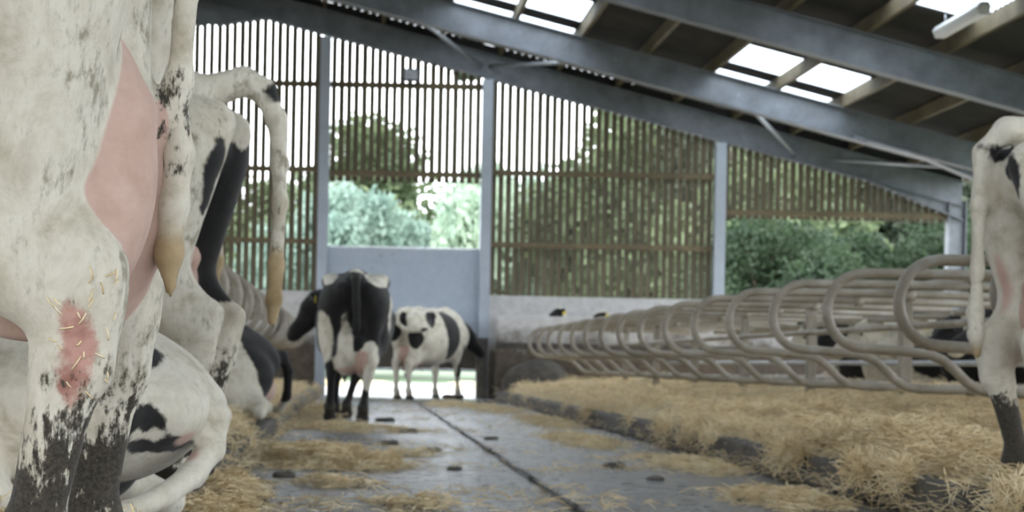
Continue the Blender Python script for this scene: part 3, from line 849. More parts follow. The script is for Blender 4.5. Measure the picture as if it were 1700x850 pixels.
# ================================================================ trees outside
def make_tree(name, h, rx, n, leaf, mat, seed, trunk=True, lobes=14, low=.25):
    rg = np.random.default_rng(seed); root = empty(name)
    cz = h * (low + 1) / 2; rz = h * (1 - low) / 2
    cs = rg.normal(0, 1, (lobes, 3)); cs /= np.linalg.norm(cs, axis=1)[:, None]; cs *= rg.uniform(.2, 1, (lobes, 1)) ** .4 * .68
    cs = cs * [rx, rx, rz] + [0, 0, cz]; rs = rg.uniform(.30, .48, lobes) * min(rx, rz)
    k = rg.integers(0, lobes, n); d = rg.normal(0, 1, (n, 3)); d /= np.linalg.norm(d, axis=1)[:, None]
    P = cs[k] + d * (rs[k] * rg.uniform(.55, 1.08, n))[:, None]
    A = rg.normal(0, 1, (n, 3)); A /= np.linalg.norm(A, axis=1)[:, None]
    Bv = np.cross(A, d + rg.normal(0, .6, (n, 3))); Bv /= np.linalg.norm(Bv, axis=1)[:, None] + 1e-9
    s = (leaf * rg.uniform(.6, 1.4, n))[:, None]; nn = np.cross(A, Bv) * s * .18
    V = np.stack([P - A * s, P + Bv * s * .5 + nn, P + A * s, P - Bv * s * .5 + nn], 1).reshape(-1, 3)
    Q = np.arange(4 * n).reshape(-1, 4)
    link_mesh('foliage', mesh_np('foliage', V, Q), mat, root)
    if trunk:
        mb = MB(); mb.tube([(0, 0, -.1), (.05, 0, h * .25), (0, .05, h * .55)], [h * .028, h * .022, h * .012], 8)
        for q in range(5):
            e = cs[q]; mb.tube([(0, 0, h * (.25 + .05 * q)), tuple(e * .6 + np.array([0, 0, h * .12])), tuple(e)], [h * .012, h * .008, h * .004], 6)
        mb.build('trunk', M['bark'], root)
    return root
T_DOME = make_tree('broadleaf_tree', 12.8, 3.6, 16000, .22, M['leaf_mid'], 1, lobes=44, low=.1)
T_BUSH = make_tree('leafy_bush', 5.2, 3.4, 18000, .15, M['leaf_pale'], 2, lobes=20, low=.02)
T_BLUE = make_tree('leafy_bush', 5.2, 3.4, 18000, .15, M['leaf_grey'], 12, lobes=20, low=.02)
T_BIG = make_tree('broadleaf_tree', 15, 5.0, 26000, .20, M['leaf_olive'], 3, lobes=30, low=.06)
T_DARK = make_tree('leafy_bush', 5.0, 2.8, 22000, .085, M['leaf_dark'], 4, lobes=20, low=.0)
T_MID = make_tree('broadleaf_tree', 9, 3.2, 9000, .22, M['leaf_mid'], 5, lobes=20, low=.03)
used = set()
def plant(t, x, y, s, rz, label, cat='tree'):
    o = t if id(t) not in used else copy_tree(t); used.add(id(t))
    o.location = (x, y, -.05); o.scale = (s[0], s[0], s[1]) if hasattr(s, '__len__') else (s, s, s); o.rotation_euler = (0, 0, rz)
    tag(o, label, cat, 'trees beyond the shed')
plant(T_DOME, .3, 86, (1.28, 1.15), 0, 'round topped tree seen through the boards above the gate')
plant(T_DOME, -5.6, 92, (.95, .93), 1.3, 'round topped tree seen through the boards left of the gate')
plant(T_DOME, -11.5, 92, (1.05, .80), 2.2, 'lower round topped tree seen left through the boards behind the raised tail')
plant(T_MID, .6, 79, (1.25, .98), 2.2, 'broad tree behind the pale trees of the gate opening')
plant(T_MID, -3.0, 66, (1.0, .74), .4, 'tree left of the gate opening, its crown below the rail')
plant(T_BLUE, -1.3, 62, (1.05, 1.62), 0, 'pale grey green tree filling the left of the gate opening')
plant(T_BLUE, 2.2, 68, (1.0, 1.50), 1.0, 'pale green bush in the middle of the gate opening')
plant(T_BUSH, 5.2, 60, (1.0, 1.60), 2.0, 'pale green tree filling the right of the gate opening')
plant(T_BUSH, 9.0, 66, (1.1, 1.75), 3.1, 'pale green tree right of the gate seen through the boards')
plant(T_MID, 8.6, 58, (1.0, 1.15), 2.0, 'mid green tree behind the right hand boards')
plant(T_BIG, 13.5, 60, 1.0, 0, 'tall dark tree behind the right hand boards')
plant(T_BIG, 21.5, 62, 1.0, 2.0, 'tall dark tree above the open far right bay')
plant(T_BIG, 17.5, 74, 1.15, 4.0, 'tall dark tree standing behind the others at the right')
plant(T_DARK, 10.6, 42, 1.0, 0, 'dark green bush at the left of the open far right bay')
plant(T_DARK, 13.5, 44, (1.05, .95), 1.5, 'dark green bush in the middle of the open far right bay')
plant(T_DARK, 16.4, 43, 1.05, 2.8, 'dark green bush at the right of the open far right bay')
plant(T_MID, 13.8, 51, (1.0, .85), 3.0, 'mid green tree behind the bushes of the open far right bay')
plant(T_MID, 11.0, 47.6, (.8, .8), .7, 'tree carrying the hanging branch behind the right hand boards')
plant(T_MID, -16, 70, 1.2, 1.0, 'tree far left behind the cows')
plant(T_BIG, -24, 75, .9, 1.0, 'tall tree far left behind the cows')
# overhanging twig of leaves high above the gate
ob = make_tree('hanging_branch', 1.6, .75, 700, .10, M['leaf_dark'], 9, False, 9, .1)
ob.location = (2.55, 38, 6.95); tag(ob, 'hanging leafy branch high above the gate opening', 'branch')
MB().tube([(.4, 0, 1.3), (2.6, .6, 1.9), (6.0, 2.5, 1.2), (8.4, 9.5, -.6)], [.02, .05, .09, .14], 7).build('stem', M['bark'], ob)
# ---------------------------------------------------------------- cattle
def V3(*a): return np.array(a, float)

def hind_leg(B, s, hip, stifle, hock, fet, toe, w=1.0, point=.055, butt=0.0):
    """One hind leg; s = +1 left, -1 right. hock = joint centre, fet = fetlock, toe = hoof tip direction (unit)."""
    hip, stifle, hock, fet = map(lambda v: V3(*v), (hip, stifle, hock, fet))
    B.limb(hip, stifle, .205, .135, .10, (1, 1.28, 1))                        # thigh
    ham_t = hip + V3(-.16 - butt, -.02 * s, .04); ham_b = hock + (stifle - hock) * .36 + V3(-.05, 0, .10)
    B.limb(ham_t, ham_b, .125, .068, .08, (1, 1.2, 1))                         # hamstring
    B.limb(stifle, hock + (stifle - hock) * .20, .125, .066, .07, (1, 1.12, 1))  # gaskin
    back = V3(-point, 0, .055)
    B.limb(ham_b, hock + back, .06, .033, .06)                                 # achilles
    B.limb(hock + (stifle - hock) * .25, hock, .068, .057 * w, .05)
    B.limb(hock + back, hock + V3(-.03, 0, -.10) , .034, .034, .04)               # point of hock
    d = (fet - hock)
    B.limb(hock, hock + d * .28, .057 * w, .041 * w, .04)
    B.limb(hock + d * .25, fet, .041 * w, .038 * w, .03, (1, 1, 1))
    B.limb(hock + V3(-.028, 0, -.09), fet + V3(-.022, 0, .06), .025, .024, .025)  # tendon
    B.oval(fet + V3(-.008, 0, 0), (.054, .050, .055), .03)
    hoof(B, fet, toe)

def hoof(B, fet, toe):
    B.mark('hoof')
    t = V3(*toe); sd = V3(-t[1], t[0], 0)
    g = fet[2]
    B.limb(fet, V3(fet[0], fet[1], .085) + t * .035, .048, .05, .03)
    B.oval(V3(fet[0], fet[1], g - .02) - t * .05, (.02, .035, .02), .02)
    for q in (-1, 1):
        c = V3(fet[0], fet[1], 0) + sd * .027 * q
        B.limb(c + t * .02 + V3(0, 0, .055), c + t * .085 + V3(0, 0, .028), .040, .024, .012)
        B.limb(c + t * .0 + V3(0, 0, .03), c + t * .09 + V3(0, 0, .016), .030, .016, .012)
    B.mark(None)

def front_leg(B, s, sh, elbow, knee, fet, toe):
    sh, elbow, knee, fet = map(lambda v: V3(*v), (sh, elbow, knee, fet))
    B.limb(sh + V3(-.06, -.04 * s, .22), sh, .10, .15, .1, (1, 1.35, 1))
    B.limb(sh, elbow, .15, .115, .09, (1, 1.3, 1))
    B.limb(elbow, knee, .098, .054, .07)
    B.oval(knee, (.058, .055, .07), .03)
    B.limb(knee, fet, .044, .037, .03)
    B.oval(fet, (.05, .047, .05), .03)
    hoof(B, fet, toe)

def frame_from(fwd, up=(0, 0, 1)):
    f = V3(*fwd); f /= np.linalg.norm(f)
    u = V3(*up); l = np.cross(u, f); l /= np.linalg.norm(l); u = np.cross(f, l)
    return np.stack([f, l, u], 1)          # columns: forward, left, up

def head(B, poll, fwd, up=(0, 0, 1), ears=1.0):
    R = frame_from(fwd, up); poll = V3(*poll)
    g = lambda x, y, z: poll + R @ V3(x, y, z)
    B.limb(g(.02, 0, -.05), g(.2, 0, -.075), .108, .10, .06)            # skull
    B.limb(g(.0, 0, .0), g(.13, 0, .0), .075, .085, .05)                  # forehead
    B.limb(g(.14, 0, -.05), g(.40, 0, -.055), .092, .066, .05)            # nose bridge
    B.limb(g(.40, 0, -.06), g(.475, 0, -.068), .072, .062, .04)             # muzzle
    B.limb(g(.06, 0, -.15), g(.30, 0, -.13), .075, .052, .06)             # jaw
    B.limb(g(.30, 0, -.125), g(.45, 0, -.115), .045, .04, .04)              # chin
    for s in (-1, 1):
        B.oval(g(.155, .082 * s, -.005), (.04, .025, .03), .03, R)              # brow
        B.oval(g(.485, .032 * s, -.055), (.022, .016, .016), .012, R, sub=True) # nostril
        e = g(.0, .09 * s, -.02); t = g(-.05, .215 * s, -.035 + .02 * ears)
        fr = frame_from(t - e, R[:, 2])
        B.oval((e + t) / 2 + V3(0, 0, 0), (.095, .022, .055), .025, fr)        # ear
        B.limb(g(.02, .07 * s, -.02), e, .03, .026, .025)
    return R, [g(.175, .094 * s, -.022) for s in (-1, 1)], [g(-.03, .17 * s, -.06) for s in (-1, 1)]

def standing_body(B, belly=1.0, lean=1.0):
    B.oval((.02, 0, .985), (.74, .365 * belly, .415 * belly), .1)
    B.oval((-.2, 0, .93), (.55, .36 * belly, .36 * belly), .12)
    B.oval((.45, 0, 1.03), (.40, .265, .40), .12)
    B.oval((.62, 0, .90), (.22, .19, .27), .12)                                    # brisket
    B.path([(-.80, 0, 1.385), (-.42, 0, 1.40), (.05, 0, 1.375), (.42, 0, 1.405), (.62, 0, 1.36)], [.045, .05, .055, .06, .08], .10)
    B.oval((-.52, 0, 1.20), (.44, .245, .20), .1)
    for s in (-1, 1):
        B.limb((-.40, .10 * s, 1.365), (-.42, .258 * s, 1.358), .05, .042, .07)       # hooks
        B.limb((-.44, .245 * s, 1.325), (-.93, .125 * s, 1.26), .07, .06, .10)
        B.oval((-.955, .118 * s, 1.245), (.055, .05, .055), .04)                       # pins
    B.limb((-.70, 0, 1.385), (-.955, 0, 1.385), .05, .042, .07)                         # tail head

def udder(B, c=(-.60, 0, .70), r=(.24, .17, .22), teat=.06, uk=.018):
    c = V3(*c); r = V3(*r); B.mark('udder')
    for s in (-1, 1):
        B.oval(c + V3(-.06, .075 * s, 0), (r[0] * .72, r[1] * .60, r[2]), uk)
        B.oval(c + V3(.15, .07 * s, .03), (r[0] * .7, r[1] * .58, r[2] * .85), uk)
        B.limb(c + V3(-.14, .06 * s, .08), c + V3(-.20, .05 * s, .09), .09, .055, uk)
        for x in (-.1, .16):
            B.limb(c + V3(x, .085 * s, -r[2] + .03), c + V3(x, .09 * s, -r[2] - teat), .022, .013, .02)
    B.mark(None)

def standing(B, hl=None, fl=None, neck=None, poll=(1.22, 0, 1.42), look=(.75, 0, -.66), tail=None, tail_r=None, belly=1.0, with_udder=True, up=(0, 0, 1), udder_a=None):
    standing_body(B, belly)
    hl = hl or {}
    for s in (-1, 1):
        q = dict(hip=(-.70, .19 * s, 1.10), stifle=(-.46, .215 * s, .76), hock=(-.90, .165 * s, .55), fet=(-.89, .165 * s, .145), toe=(1, 0, 0))
        q.update(hl.get(s, {})); hind_leg(B, s, **q)
        q = dict(sh=(.58, .19 * s, 1.02), elbow=(.44, .20 * s, .78), knee=(.47, .17 * s, .44), fet=(.47, .17 * s, .14), toe=(1, 0, 0))
        q.update((fl or {}).get(s, {})); front_leg(B, s, **q)
    neck = neck or [(.62, 0, 1.14), (.92, 0, 1.27), (1.16, 0, 1.36)]
    B.path([V3(*p) for p in neck], [.235, .165, .115], .1, (1, 1.35, 1))
    B.path([V3(*neck[0]) + V3(.08, 0, -.16), V3(*neck[1]) + V3(0, 0, -.13), V3(*neck[2]) + V3(.0, 0, -.08)], [.13, .09, .07], .08, (1, 1.5, 1))
    R, eyes, tags = head(B, poll, look, up)
    if with_udder: udder(B, **(udder_a or {}))
    tail = tail or [(-.955, 0, 1.385), (-1.04, 0, 1.33), (-1.07, 0, 1.1), (-1.06, 0, .8), (-1.05, 0, .62)]
    tail_r = tail_r or [.040, .034, .027, .022, .018]
    B.path([V3(*p) for p in tail], tail_r, .03)
    return eyes, tags
# ================================================================ the herd
def make_cow(label, B, loc, rz, h=.016, black=None, pink=None, dirt=None, wound=None, yellow=None, grime=.5, eyes=(), tags=(), hoof_z=.06, all_black=False, white=None, group=None, dz=None, k=.04, name='dairy_cow', cat='cow', tuft=None, udder_pink=.85):
    root = empty(name, loc, rz); tag(root, label, cat, group)
    V, Q = B.skin(h)
    if dz is not None: V = dz(V)
    me = mesh_np('body', V, Q)
    blk = blobs(V, black, k) if black else np.full(len(V), 1.0)
    if all_black: blk = -blobs(V, white, k) if white else np.full(len(V), -1.0)
    elif white: blk = np.maximum(blk, -blobs(V, white, k))
    attr(me, 'blk', blk)
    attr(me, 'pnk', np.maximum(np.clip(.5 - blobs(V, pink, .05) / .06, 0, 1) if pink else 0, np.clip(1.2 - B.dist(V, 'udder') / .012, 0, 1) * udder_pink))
    attr(me, 'wnd', np.clip(.5 - blobs(V, wound, .03) / .04, 0, 1) if wound else np.zeros(len(V)))
    attr(me, 'ylw', np.clip(.5 - blobs(V, yellow, .03) / .06, 0, 1) if yellow else np.zeros(len(V)))
    attr(me, 'drt', dirt(V) if dirt else np.clip((.34 - V[:, 2]) / .5, 0, 1))
    attr(me, 'hof', (V[:, 2] < hoof_z).astype(float))
    attr(me, 'grm', np.full(len(V), grime))
    o = link_mesh('body', me, M['coat'], root)
    for e in eyes:
        MB().ball(e, .021).build('eye', M['eye'], root)
    for e in tags:
        mb = MB(); x, y, z = e; mb.box((x - .03, y - .006, z - .045), (x + .03, y + .006, z + .025)); mb.build('ear_tag', M['tag_yellow'], root, .004)
    if tuft:            # tail switch: (points, radii)
        TB = Body(); TB.path([V3(*p) for p in tuft[0]], tuft[1], .02)
        V, Q = TB.skin(.008, 1); m2 = mesh_np('tail_switch', V, Q)
        for nm in ('blk', 'pnk', 'wnd', 'hof'): attr(m2, nm, np.full(len(V), 1.0 if nm == 'blk' else 0.0))
        attr(m2, 'drt', np.full(len(V), .30))
        attr(m2, 'ylw', np.clip((tuft[2] - V[:, 2]) / .12, 0, 1)); attr(m2, 'grm', np.full(len(V), .8))
        link_mesh('tail_switch', m2, M['coat'], root)
    return root

R_ = math.radians
# ---- cow whose hind leg fills the left of the picture
B = Body()
eyes, tags = standing(B,
    hl={1: dict(hip=(-.66, .20, 1.10), stifle=(-.50, .215, .76), hock=(-.885, .155, .51), fet=(-.825, .155, .145), w=1.06, point=.04, butt=.05),
        -1: dict(hip=(-.66, -.19, 1.10), stifle=(-.48, -.215, .76), hock=(-.87, -.155, .50), fet=(-.83, -.155, .145), w=1.06, point=.04, butt=.03)},
    tail=[(-.955, 0, 1.385), (-1.01, -.01, 1.32), (-1.015, -.03, 1.1), (-1.0, -.04, .88), (-.995, -.05, .80)], tail_r=[.042, .032, .023, .019, .018],
    udder_a=dict(c=(-.73, 0, .72), r=(.28, .19, .27), teat=.05))
for q in (1, -1): B.limb((-.87, .17 * q, 1.12), (-.828, .175 * q, .76), .122, .078, .05)
B.limb((-.86, 0, 1.25), (-.895, 0, .86), .10, .065, .03)
near_dirt = lambda V: np.where(V[:, 0] < 0, np.clip((.50 - V[:, 2]) / .36, 0, .68) + .40 * ((V[:, 0] < -.965) & (np.abs(V[:, 1] + .035) < .045) & (V[:, 2] > .78)), np.clip((.36 - V[:, 2]) / .5, 0, 1))
make_cow('white cow nearest the camera at left, pink udder and sore hock', B, (-1.293, 2.686, .15), R_(174.5), .011,
    wound=[(-.905, .22, .45, .028, .06, .05), (-.895, .21, .385, .022, .05, .03)],
    dirt=near_dirt, grime=1.5, eyes=eyes, tags=tags,
    tuft=([(-.995, -.05, .83), (-.998, -.052, .76), (-.99, -.05, .68), (-.985, -.05, .60), (-.99, -.045, .535)], [.020, .024, .025, .022, .008], .70))

# ---- second standing cow with lifted tail
B = Body()
eyes, tags = standing(B,
    hl={1: dict(hock=(-.90, .165, .53), fet=(-.86, .165, .145)), -1: dict(hock=(-.90, -.165, .53), fet=(-.86, -.165, .145))},
    tail=[(-.93, 0, 1.39), (-1.01, 0, 1.41), (-1.08, -.01, 1.375), (-1.13, -.02, 1.27), (-1.14, -.02, 1.12), (-1.145, -.02, .98), (-1.14, -.02, .84)], tail_r=[.05, .047, .042, .035, .030, .026, .024])
make_cow('white cow with black inner thighs, standing with its tail lifted behind the lying cow', B, (-1.41, 5.86, .15), R_(171), .014,
    black=[(-.90, -.06, 1.0, .13, .17, .23), (-.90, -.14, .84, .12, .15, .21), (-.97, .205, 1.12, .06, .035, .06), (-.95, .215, 1.04, .05, .03, .05), (-.93, .20, .97, .05, .025, .05), (-1.10, -.01, 1.36, .045), (-.97, -.2, 1.12, .12, .1, .12)],
    pink=[(-1.0, .05, 1.18, .04, .04, .055)], grime=1.2, eyes=eyes, tags=tags, dirt=lambda V: np.clip((.52 - V[:, 2]) / .7, 0, .5) + .25 * ((V[:, 1] < -.05) & (V[:, 2] < .7)),
    tuft=([(-1.14, -.02, .88), (-1.135, -.02, .76), (-1.13, -.02, .64), (-1.125, -.02, .565)], [.024, .028, .027, .017], .88))

# ---- third standing cow, its hanging tail shows past the second
B = Body()
eyes, tags = standing(B, tail=[(-.955, 0, 1.385), (-1.03, 0, 1.33), (-1.05, 0, 1.1), (-1.04, 0, .95)], tail_r=[.040, .034, .027, .024])
make_cow('cow hidden behind the one with lifted tail, only its yellowish tail end showing', B, (-1.66, 7.25, .16), R_(176), .02,
    black=[(-.3, .2, 1.1, .4), (.5, .1, 1.2, .35), (1.3, 0, 1.2, .4)], eyes=eyes, tags=tags,
    tuft=([(-1.04, 0, .98), (-1.04, 0, .85), (-1.02, 0, .74), (-1.0, 0, .66)], [.025, .030, .027, .014], .95))

# ---- lying cow in front: rump towards the passage
def lying(B, tail=None, tail_r=None, look=(.8, .1, -.5), poll=(1.22, .12, .86), side=1, tuck=False):
    s = side
    B.oval((.05, 0, .40), (.78, .44, .36), .1); B.oval((.45, -.03 * s, .45), (.42, .32, .40), .12); B.oval((-.25, 0, .42), (.5, .42, .33), .1)
    B.path([(-.86, 0, .47), (-.62, 0, .64), (-.38, 0, .745), (.05, 0, .74), (.45, 0, .80), (.65, 0, .78)], [.055, .055, .055, .06, .07, .09], .10)
    for q in (1, -1):
        B.limb((-.40, .10 * q, .70), (-.45, .265 * q, .66), .05, .05, .07)
        B.limb((-.46, .25 * q, .63), (-.90, .125 * q, .40), .075, .06, .10)
        B.oval((-.915, .12 * q, .39), (.06, .055, .06), .05)
    B.oval((-.66, 0, .40), (.30, .25, .24), .1)
    B.limb((-.70, 0, .59), (-.935, 0, .43), .055, .045, .06)
    # near thigh and folded hind leg, hoof forward beside the belly
    t = .22 if tuck else 0.0
    B.oval((-.60 + t * .35, .24 * s, .30 + t * .4), (.33, .20, .25 - t * .2), .07)
    B.limb((-.34, .40 * s, .33), (-.80 + t, .40 * s, .10), .125, .068, .04, (1, 1.2, 1))
    B.limb((-.78 + t, .40 * s, .095), (-.87 + t, .41 * s, .085), .058, .045, .04)
    B.path([(-.82 + t, .42 * s, .07), (-.55, .50 * s, .055), (-.38, .52 * s, .05)], [.05, .042, .045], .02)
    B.limb((-.38, .52 * s, .05), (-.24, .53 * s, .035), .048, .03, .02)
    # far side thigh against the ground
    B.oval((-.58 + t * .9, -.26 * s, .22), (.34, .20, .20), .08); B.limb((-.40, -.42 * s, .2), (-.75, -.40 * s, .08), .12, .06, .06)
    # folded fore legs
    for q in (1, -1):
        B.limb((.58, .22 * q, .50), (.50, .26 * q, .25), .17, .12, .1, (1, 1.3, 1)); B.limb((.46, .27 * q, .17), (.86, .24 * q, .09), .10, .06, .06)
        B.path([(.86, .25 * q, .08), (.68, .36 * q, .05), (.58, .38 * q, .045)], [.055, .042, .045], .03)
    # udder squeezed out behind
    if not tuck: B.mark('udder').oval((-.80 + t * 1.2, .10 * s, .20), (.16, .17, .13), .03).mark(None)
    nk = [(.66, 0, .60), (.95, .05, .72), (1.15, .10, .80)]
    B.path([V3(*p) for p in nk], [.23, .165, .115], .1, (1, 1.3, 1))
    eyes, tags = head(B, poll, look)[1:]
    tail = tail or [(-.93, 0, .43), (-1.02, .02, .33), (-1.04, .05, .15), (-.98, .2, .06), (-.85, .42, .045)]
    B.path([V3(*p) for p in tail], tail_r or [.045, .042, .037, .031, .028], .02)
    return eyes, tags
B = Body()
eyes, tags = lying(B, tuck=True, tail=[(-.92, 0, .42), (-.985, .02, .376), (-.985, .06, .28), (-.96, .15, .21), (-.92, .27, .16), (-.87, .39, .13), (-.78, .50, .10)], tail_r=[.043, .040, .036, .034, .032, .029, .026])
make_cow('white cow lying at the bed edge, branded black thigh patch, tail curled round', B, (-1.325, 4.24, .11), R_(172), .011,
    black=[(-.850, .225, .350, .065, .08, .065), (-.87, .19, .30, .06, .06, .045), (-.905, .12, .30, .05, .07, .035), (-.84, .16, .54, .05, .07, .045), (-.78, -.1, .10, .25, .2, .12)],
    white=[(-.862, .212, .325, .028, .034, .011), (-.880, .186, .325, .009, .012, .024), (-.844, .240, .325, .009, .012, .024)],
    pink=[(-.945, .13, .29, .03, .03, .05)], dirt=lambda V: np.clip(.12 - V[:, 2], 0, .1) * 3, grime=.45, eyes=eyes, tags=tags, hoof_z=-1, k=.02).scale = (1, 1, .87)

# ---- lying cow farther along the left row
B = Body()
eyes, tags = lying(B, tail=[(-.93, 0, .43), (-1.01, -.02, .45), (-1.06, -.05, .34), (-1.06, -.10, .16), (-1.02, -.22, .06), (-.92, -.34, .05)])
B.path([V3(-.74, .34, .16), V3(-.80, .54, .08), V3(-.80, .68, .05)], [.09, .055, .045], .05)
make_cow('black and white cow lying in the left row behind the branded lying cow', B, (-1.53, 11.62, .16), R_(188), .02,
    black=[(-.92, .08, .42, .32, .36, .42), (-.50, .48, .36, .08, .10, .11), (-.45, .3, .68, .15, .22, .13), (.5, 0, .6, .5, .6, .6), (1.3, 0, .7, .5)],
    pink=[(-.86, .16, .2, .12, .12, .1)], grime=.5, eyes=eyes, tags=tags, hoof_z=-1, dirt=lambda V: V[:, 2] * 0)

# ---- black cow standing in the passage, back turned, head to the left
B = Body()
eyes, tags = standing(B,
    hl={1: dict(hip=(-.66, .20, 1.10), stifle=(-.36, .23, .76), hock=(-.70, .215, .55), fet=(-.62, .225, .145)),
        -1: dict(hip=(-.70, -.19, 1.10), stifle=(-.46, -.20, .76), hock=(-.90, -.145, .55), fet=(-.92, -.09, .145), toe=(.98, .17, 0))},
    fl={-1: dict(knee=(.45, -.02, .44), fet=(.42, .07, .14), elbow=(.46, -.15, .76)), 1: dict(knee=(.62, .18, .44), fet=(.66, .19, .14))},
    neck=[(.62, .0, 1.12), (.88, .14, 1.20), (1.02, .34, 1.22)], poll=(1.06, .42, 1.24), look=(.18, .50, -.62),
    tail=[(-.955, 0, 1.385), (-1.035, 0, 1.33), (-1.05, -.01, 1.1), (-1.03, -.015, .92), (-1.02, -.02, .84)], tail_r=[.045, .040, .036, .034, .02],
    udder_a=dict(c=(-.66, .0, .68), r=(.25, .20, .25), teat=.07))
make_cow('black cow with white hips standing in the passage, head turned left', B, (-.01, 15.95, 0), R_(90), .018, all_black=True,
    white=[(-.66, -.205, 1.37, .42, .125, .125), (-.62, .245, 1.40, .40, .08, .12), (-.8, -.02, 1.44, .3, .10, .045), (-.90, .085, .78, .2, .07, .24), (-.90, .10, .60, .14, .08, .14), (-.70, .29, .80, .28, .09, .27), (-.90, -.15, .52, .12, .12, .25), (-.7, -.36, 1.0, .2, .05, .28), (-.75, 0, .55, .3, .2, .12)],
    pink=[(-.92, -.07, .60, .12, .075, .08), (-.65, 0, .50, .25, .17, .06)], udder_pink=.0, grime=.4, eyes=eyes, tags=tags, dirt=lambda V: np.clip((.38 - V[:, 2]) / .45, 0, 1))

# ---- black and white cow at the gate, three quarter view
B = Body()
eyes, tags = standing(B,
    hl={1: dict(hock=(-.90, .10, .55), fet=(-.90, .09, .145), stifle=(-.46, .19, .76)), -1: dict(hock=(-.88, -.12, .55), fet=(-.86, -.11, .145))},
    fl={-1: dict(knee=(.52, -.19, .44), fet=(.54, -.19, .14)), 1: dict(knee=(.40, .15, .44), fet=(.38, .14, .14))},
    neck=[(.62, 0, 1.10), (.84, -.02, 1.10), (.96, -.06, 1.12)], poll=(1.0, -.07, 1.13), look=(.40, -.46, -.66),
    tail=[(-.955, 0, 1.385), (-1.03, 0, 1.33), (-1.06, -.02, 1.18), (-1.06, -.12, 1.10), (-1.03, -.26, 1.07), (-.98, -.38, 1.08), (-.93, -.46, 1.10)], tail_r=[.042, .040, .036, .034, .034, .036, .025], belly=1.05)
make_cow('black and white cow standing by the grey gate, black head lowered to the right', B, (1.21, 25.9, 0), R_(57), .02,
    black=[(-.90, .16, 1.20, .2, .14, .3), (-.97, -.05, 1.22, .1, .09, .15), (-.86, -.22, .95, .16, .12, .16), (-.55, -.32, 1.25, .15, .2, .13), (.06, -.28, 1.05, .26, .3, .42), (.9, 0, 1.2, .26, .4, .4), (1.25, -.3, 1.0, .40), (-.94, -.45, 1.1, .08), (.52, -.25, .62, .07, .15, .3), (-.2, .3, 1.0, .4, .2, .3)],
    pink=[(-.70, 0, .66, .2, .15, .16)], grime=.35, eyes=eyes, tags=tags, dirt=lambda V: np.clip((.20 - V[:, 2]) / .35, 0, 1))

# ---- cow at the right edge of the frame
B = Body()
eyes, tags = standing(B,
    hl={1: dict(hock=(-.89, .165, .55), fet=(-.79, .165, .145)), -1: dict(hock=(-.89, -.165, .55), fet=(-.79, -.165, .145))},
    tail=[(-.955, .02, 1.385), (-1.02, .06, 1.30), (-1.01, .10, 1.1), (-1.0, .12, .86), (-1.0, .12, .76)], tail_r=[.042, .034, .028, .024, .02])
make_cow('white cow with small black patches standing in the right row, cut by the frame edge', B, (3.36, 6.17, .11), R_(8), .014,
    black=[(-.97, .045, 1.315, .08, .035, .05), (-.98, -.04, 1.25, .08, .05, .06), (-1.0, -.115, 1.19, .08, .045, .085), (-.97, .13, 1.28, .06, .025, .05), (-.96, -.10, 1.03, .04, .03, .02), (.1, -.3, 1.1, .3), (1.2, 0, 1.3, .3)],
    pink=[(-.885, .145, .82, .05, .018, .11), (-.84, .03, .80, .10, .05, .15), (-.65, 0, .66, .2, .15, .2)], grime=.45, eyes=eyes, tags=tags,  # first pink blob paints shade of the thigh groove and its reddish skin
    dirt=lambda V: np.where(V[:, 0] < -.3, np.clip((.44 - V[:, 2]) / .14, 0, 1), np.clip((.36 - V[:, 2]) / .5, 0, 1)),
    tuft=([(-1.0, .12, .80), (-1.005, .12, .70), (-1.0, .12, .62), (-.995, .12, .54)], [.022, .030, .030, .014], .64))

# ---- cows lying in the rear right row
LIE = None
def rear_cow(x, y, rz, label, black, zoff=.22):
    B = Body(); e, t = lying(B, side=-1)
    return make_cow(label, B, (x, y, zoff), R_(rz), .024, black=black, eyes=e, tags=t, hoof_z=-1, grime=.4, dirt=lambda V: V[:, 2] * 0, group='cows lying in the rear right row')
rear_cow(6.75, 15.0, 183, 'mostly black cow lying behind the nearest right hand dividers', [(-.4, 0, .5, .75, .6, .5), (.62, 0, .6, .45, .6, .6), (1.5, 0, .7, .35)])
rear_cow(6.72, 17.4, 178, 'white faced cow lying third along the rear right row', [(-.6, 0, .5, .6, .6, .5), (.55, 0, .7, .35, .6, .5)])
rear_cow(6.75, 19.8, 181, 'black and white cow lying farthest along the rear right row', [(.2, 0, .5, .7, .6, .6), (1.1, .1, .85, .25)])
rear_cow(6.6, 13.8, 181, 'black rumped cow lying nearest in the rear right row, partly behind the divider', [(-.7, 0, .5, .5, .6, .5), (1.3, 0, .8, .4)])
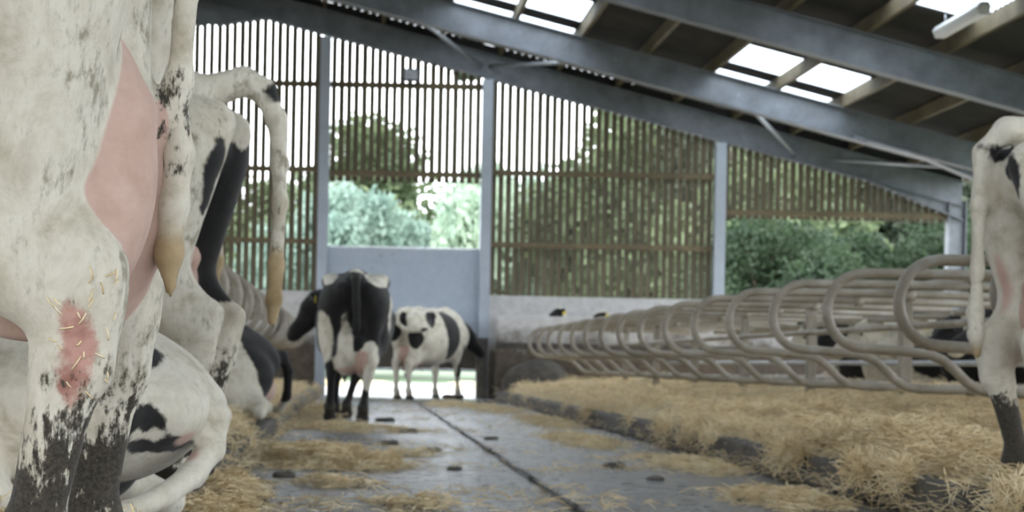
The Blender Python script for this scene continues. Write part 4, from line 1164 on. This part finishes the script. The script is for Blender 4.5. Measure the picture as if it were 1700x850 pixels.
rear_cow(6.75, 16.2, 179, 'black shouldered cow lying between two others in the rear right row', [(.6, 0, .6, .5, .6, .5), (-.9, 0, .4, .25)])
rear_cow(6.7, 18.6, 182, 'white cow with black face lying fifth along the rear right row', [(1.3, .05, .8, .3)])
# ---- two cows standing beyond the low end wall: only ears and polls show over it
def wall_cow(x, y, rz, label, black, poll):
    B = Body(); e, t = standing(B, neck=[(.62, 0, 1.05), (.9, 0, 1.12), (1.1, 0, 1.16)], poll=poll, look=(.7, .1, -.7), with_udder=False, belly=.95)
    r = make_cow(label, B, (x, y, 0), R_(rz), .022, black=black, eyes=e, tags=t, grime=.3); r.scale = (.88, .88, .88); return r
wall_cow(4.28, 26.52, 180, 'cow beyond the low end wall, the left one, only its poll and ears showing', [(-.2, 0, 1.2, .6), (1.2, .22, 1.6, .22), (1.2, -.22, 1.6, .22)], (1.10, 0, 1.67))
wall_cow(5.08, 27.22, 180, 'cow beyond the low end wall, the right one, its ears just showing', [(0, .2, 1.2, .4), (1.2, .22, 1.55, .2), (1.2, -.22, 1.6, .2)], (1.10, 0, 1.655))

# straw stuck to the sore hock of the near cow
me = bpy.data.objects['dairy_cow'].children[0]
co = np.empty(len(me.data.vertices) * 3, np.float32); me.data.vertices.foreach_get('co', co); co = co.reshape(-1, 3)
no = np.empty(len(co) * 3, np.float32); me.data.vertices.foreach_get('normal', no); no = no.reshape(-1, 3)
sel = np.where((co[:, 0] < -.86) & (co[:, 0] > -.96) & (co[:, 2] > .36) & (co[:, 2] < .58) & (no[:, 1] > .45) & (co[:, 1] > .1))[0]
pick = RNG.choice(sel, 26, replace=False)
mb = MB()
for i in pick:
    n = no[i]; t = np.cross(n, RNG.normal(0, 1, 3)); t /= np.linalg.norm(t); ln = RNG.uniform(.004, .012); p = co[i] + n * .0022
    mb.tube([p - t * ln, p + n * .003, p + t * ln], .0012, 5)
ob = mb.build('straw_bits', M['straw']); rt = bpy.data.objects['dairy_cow']
ob.location = rt.location; ob.rotation_euler = rt.rotation_euler
tag(ob, 'bits of straw stuck to the sore hock of the near cow', 'straw', None, 'stuff')
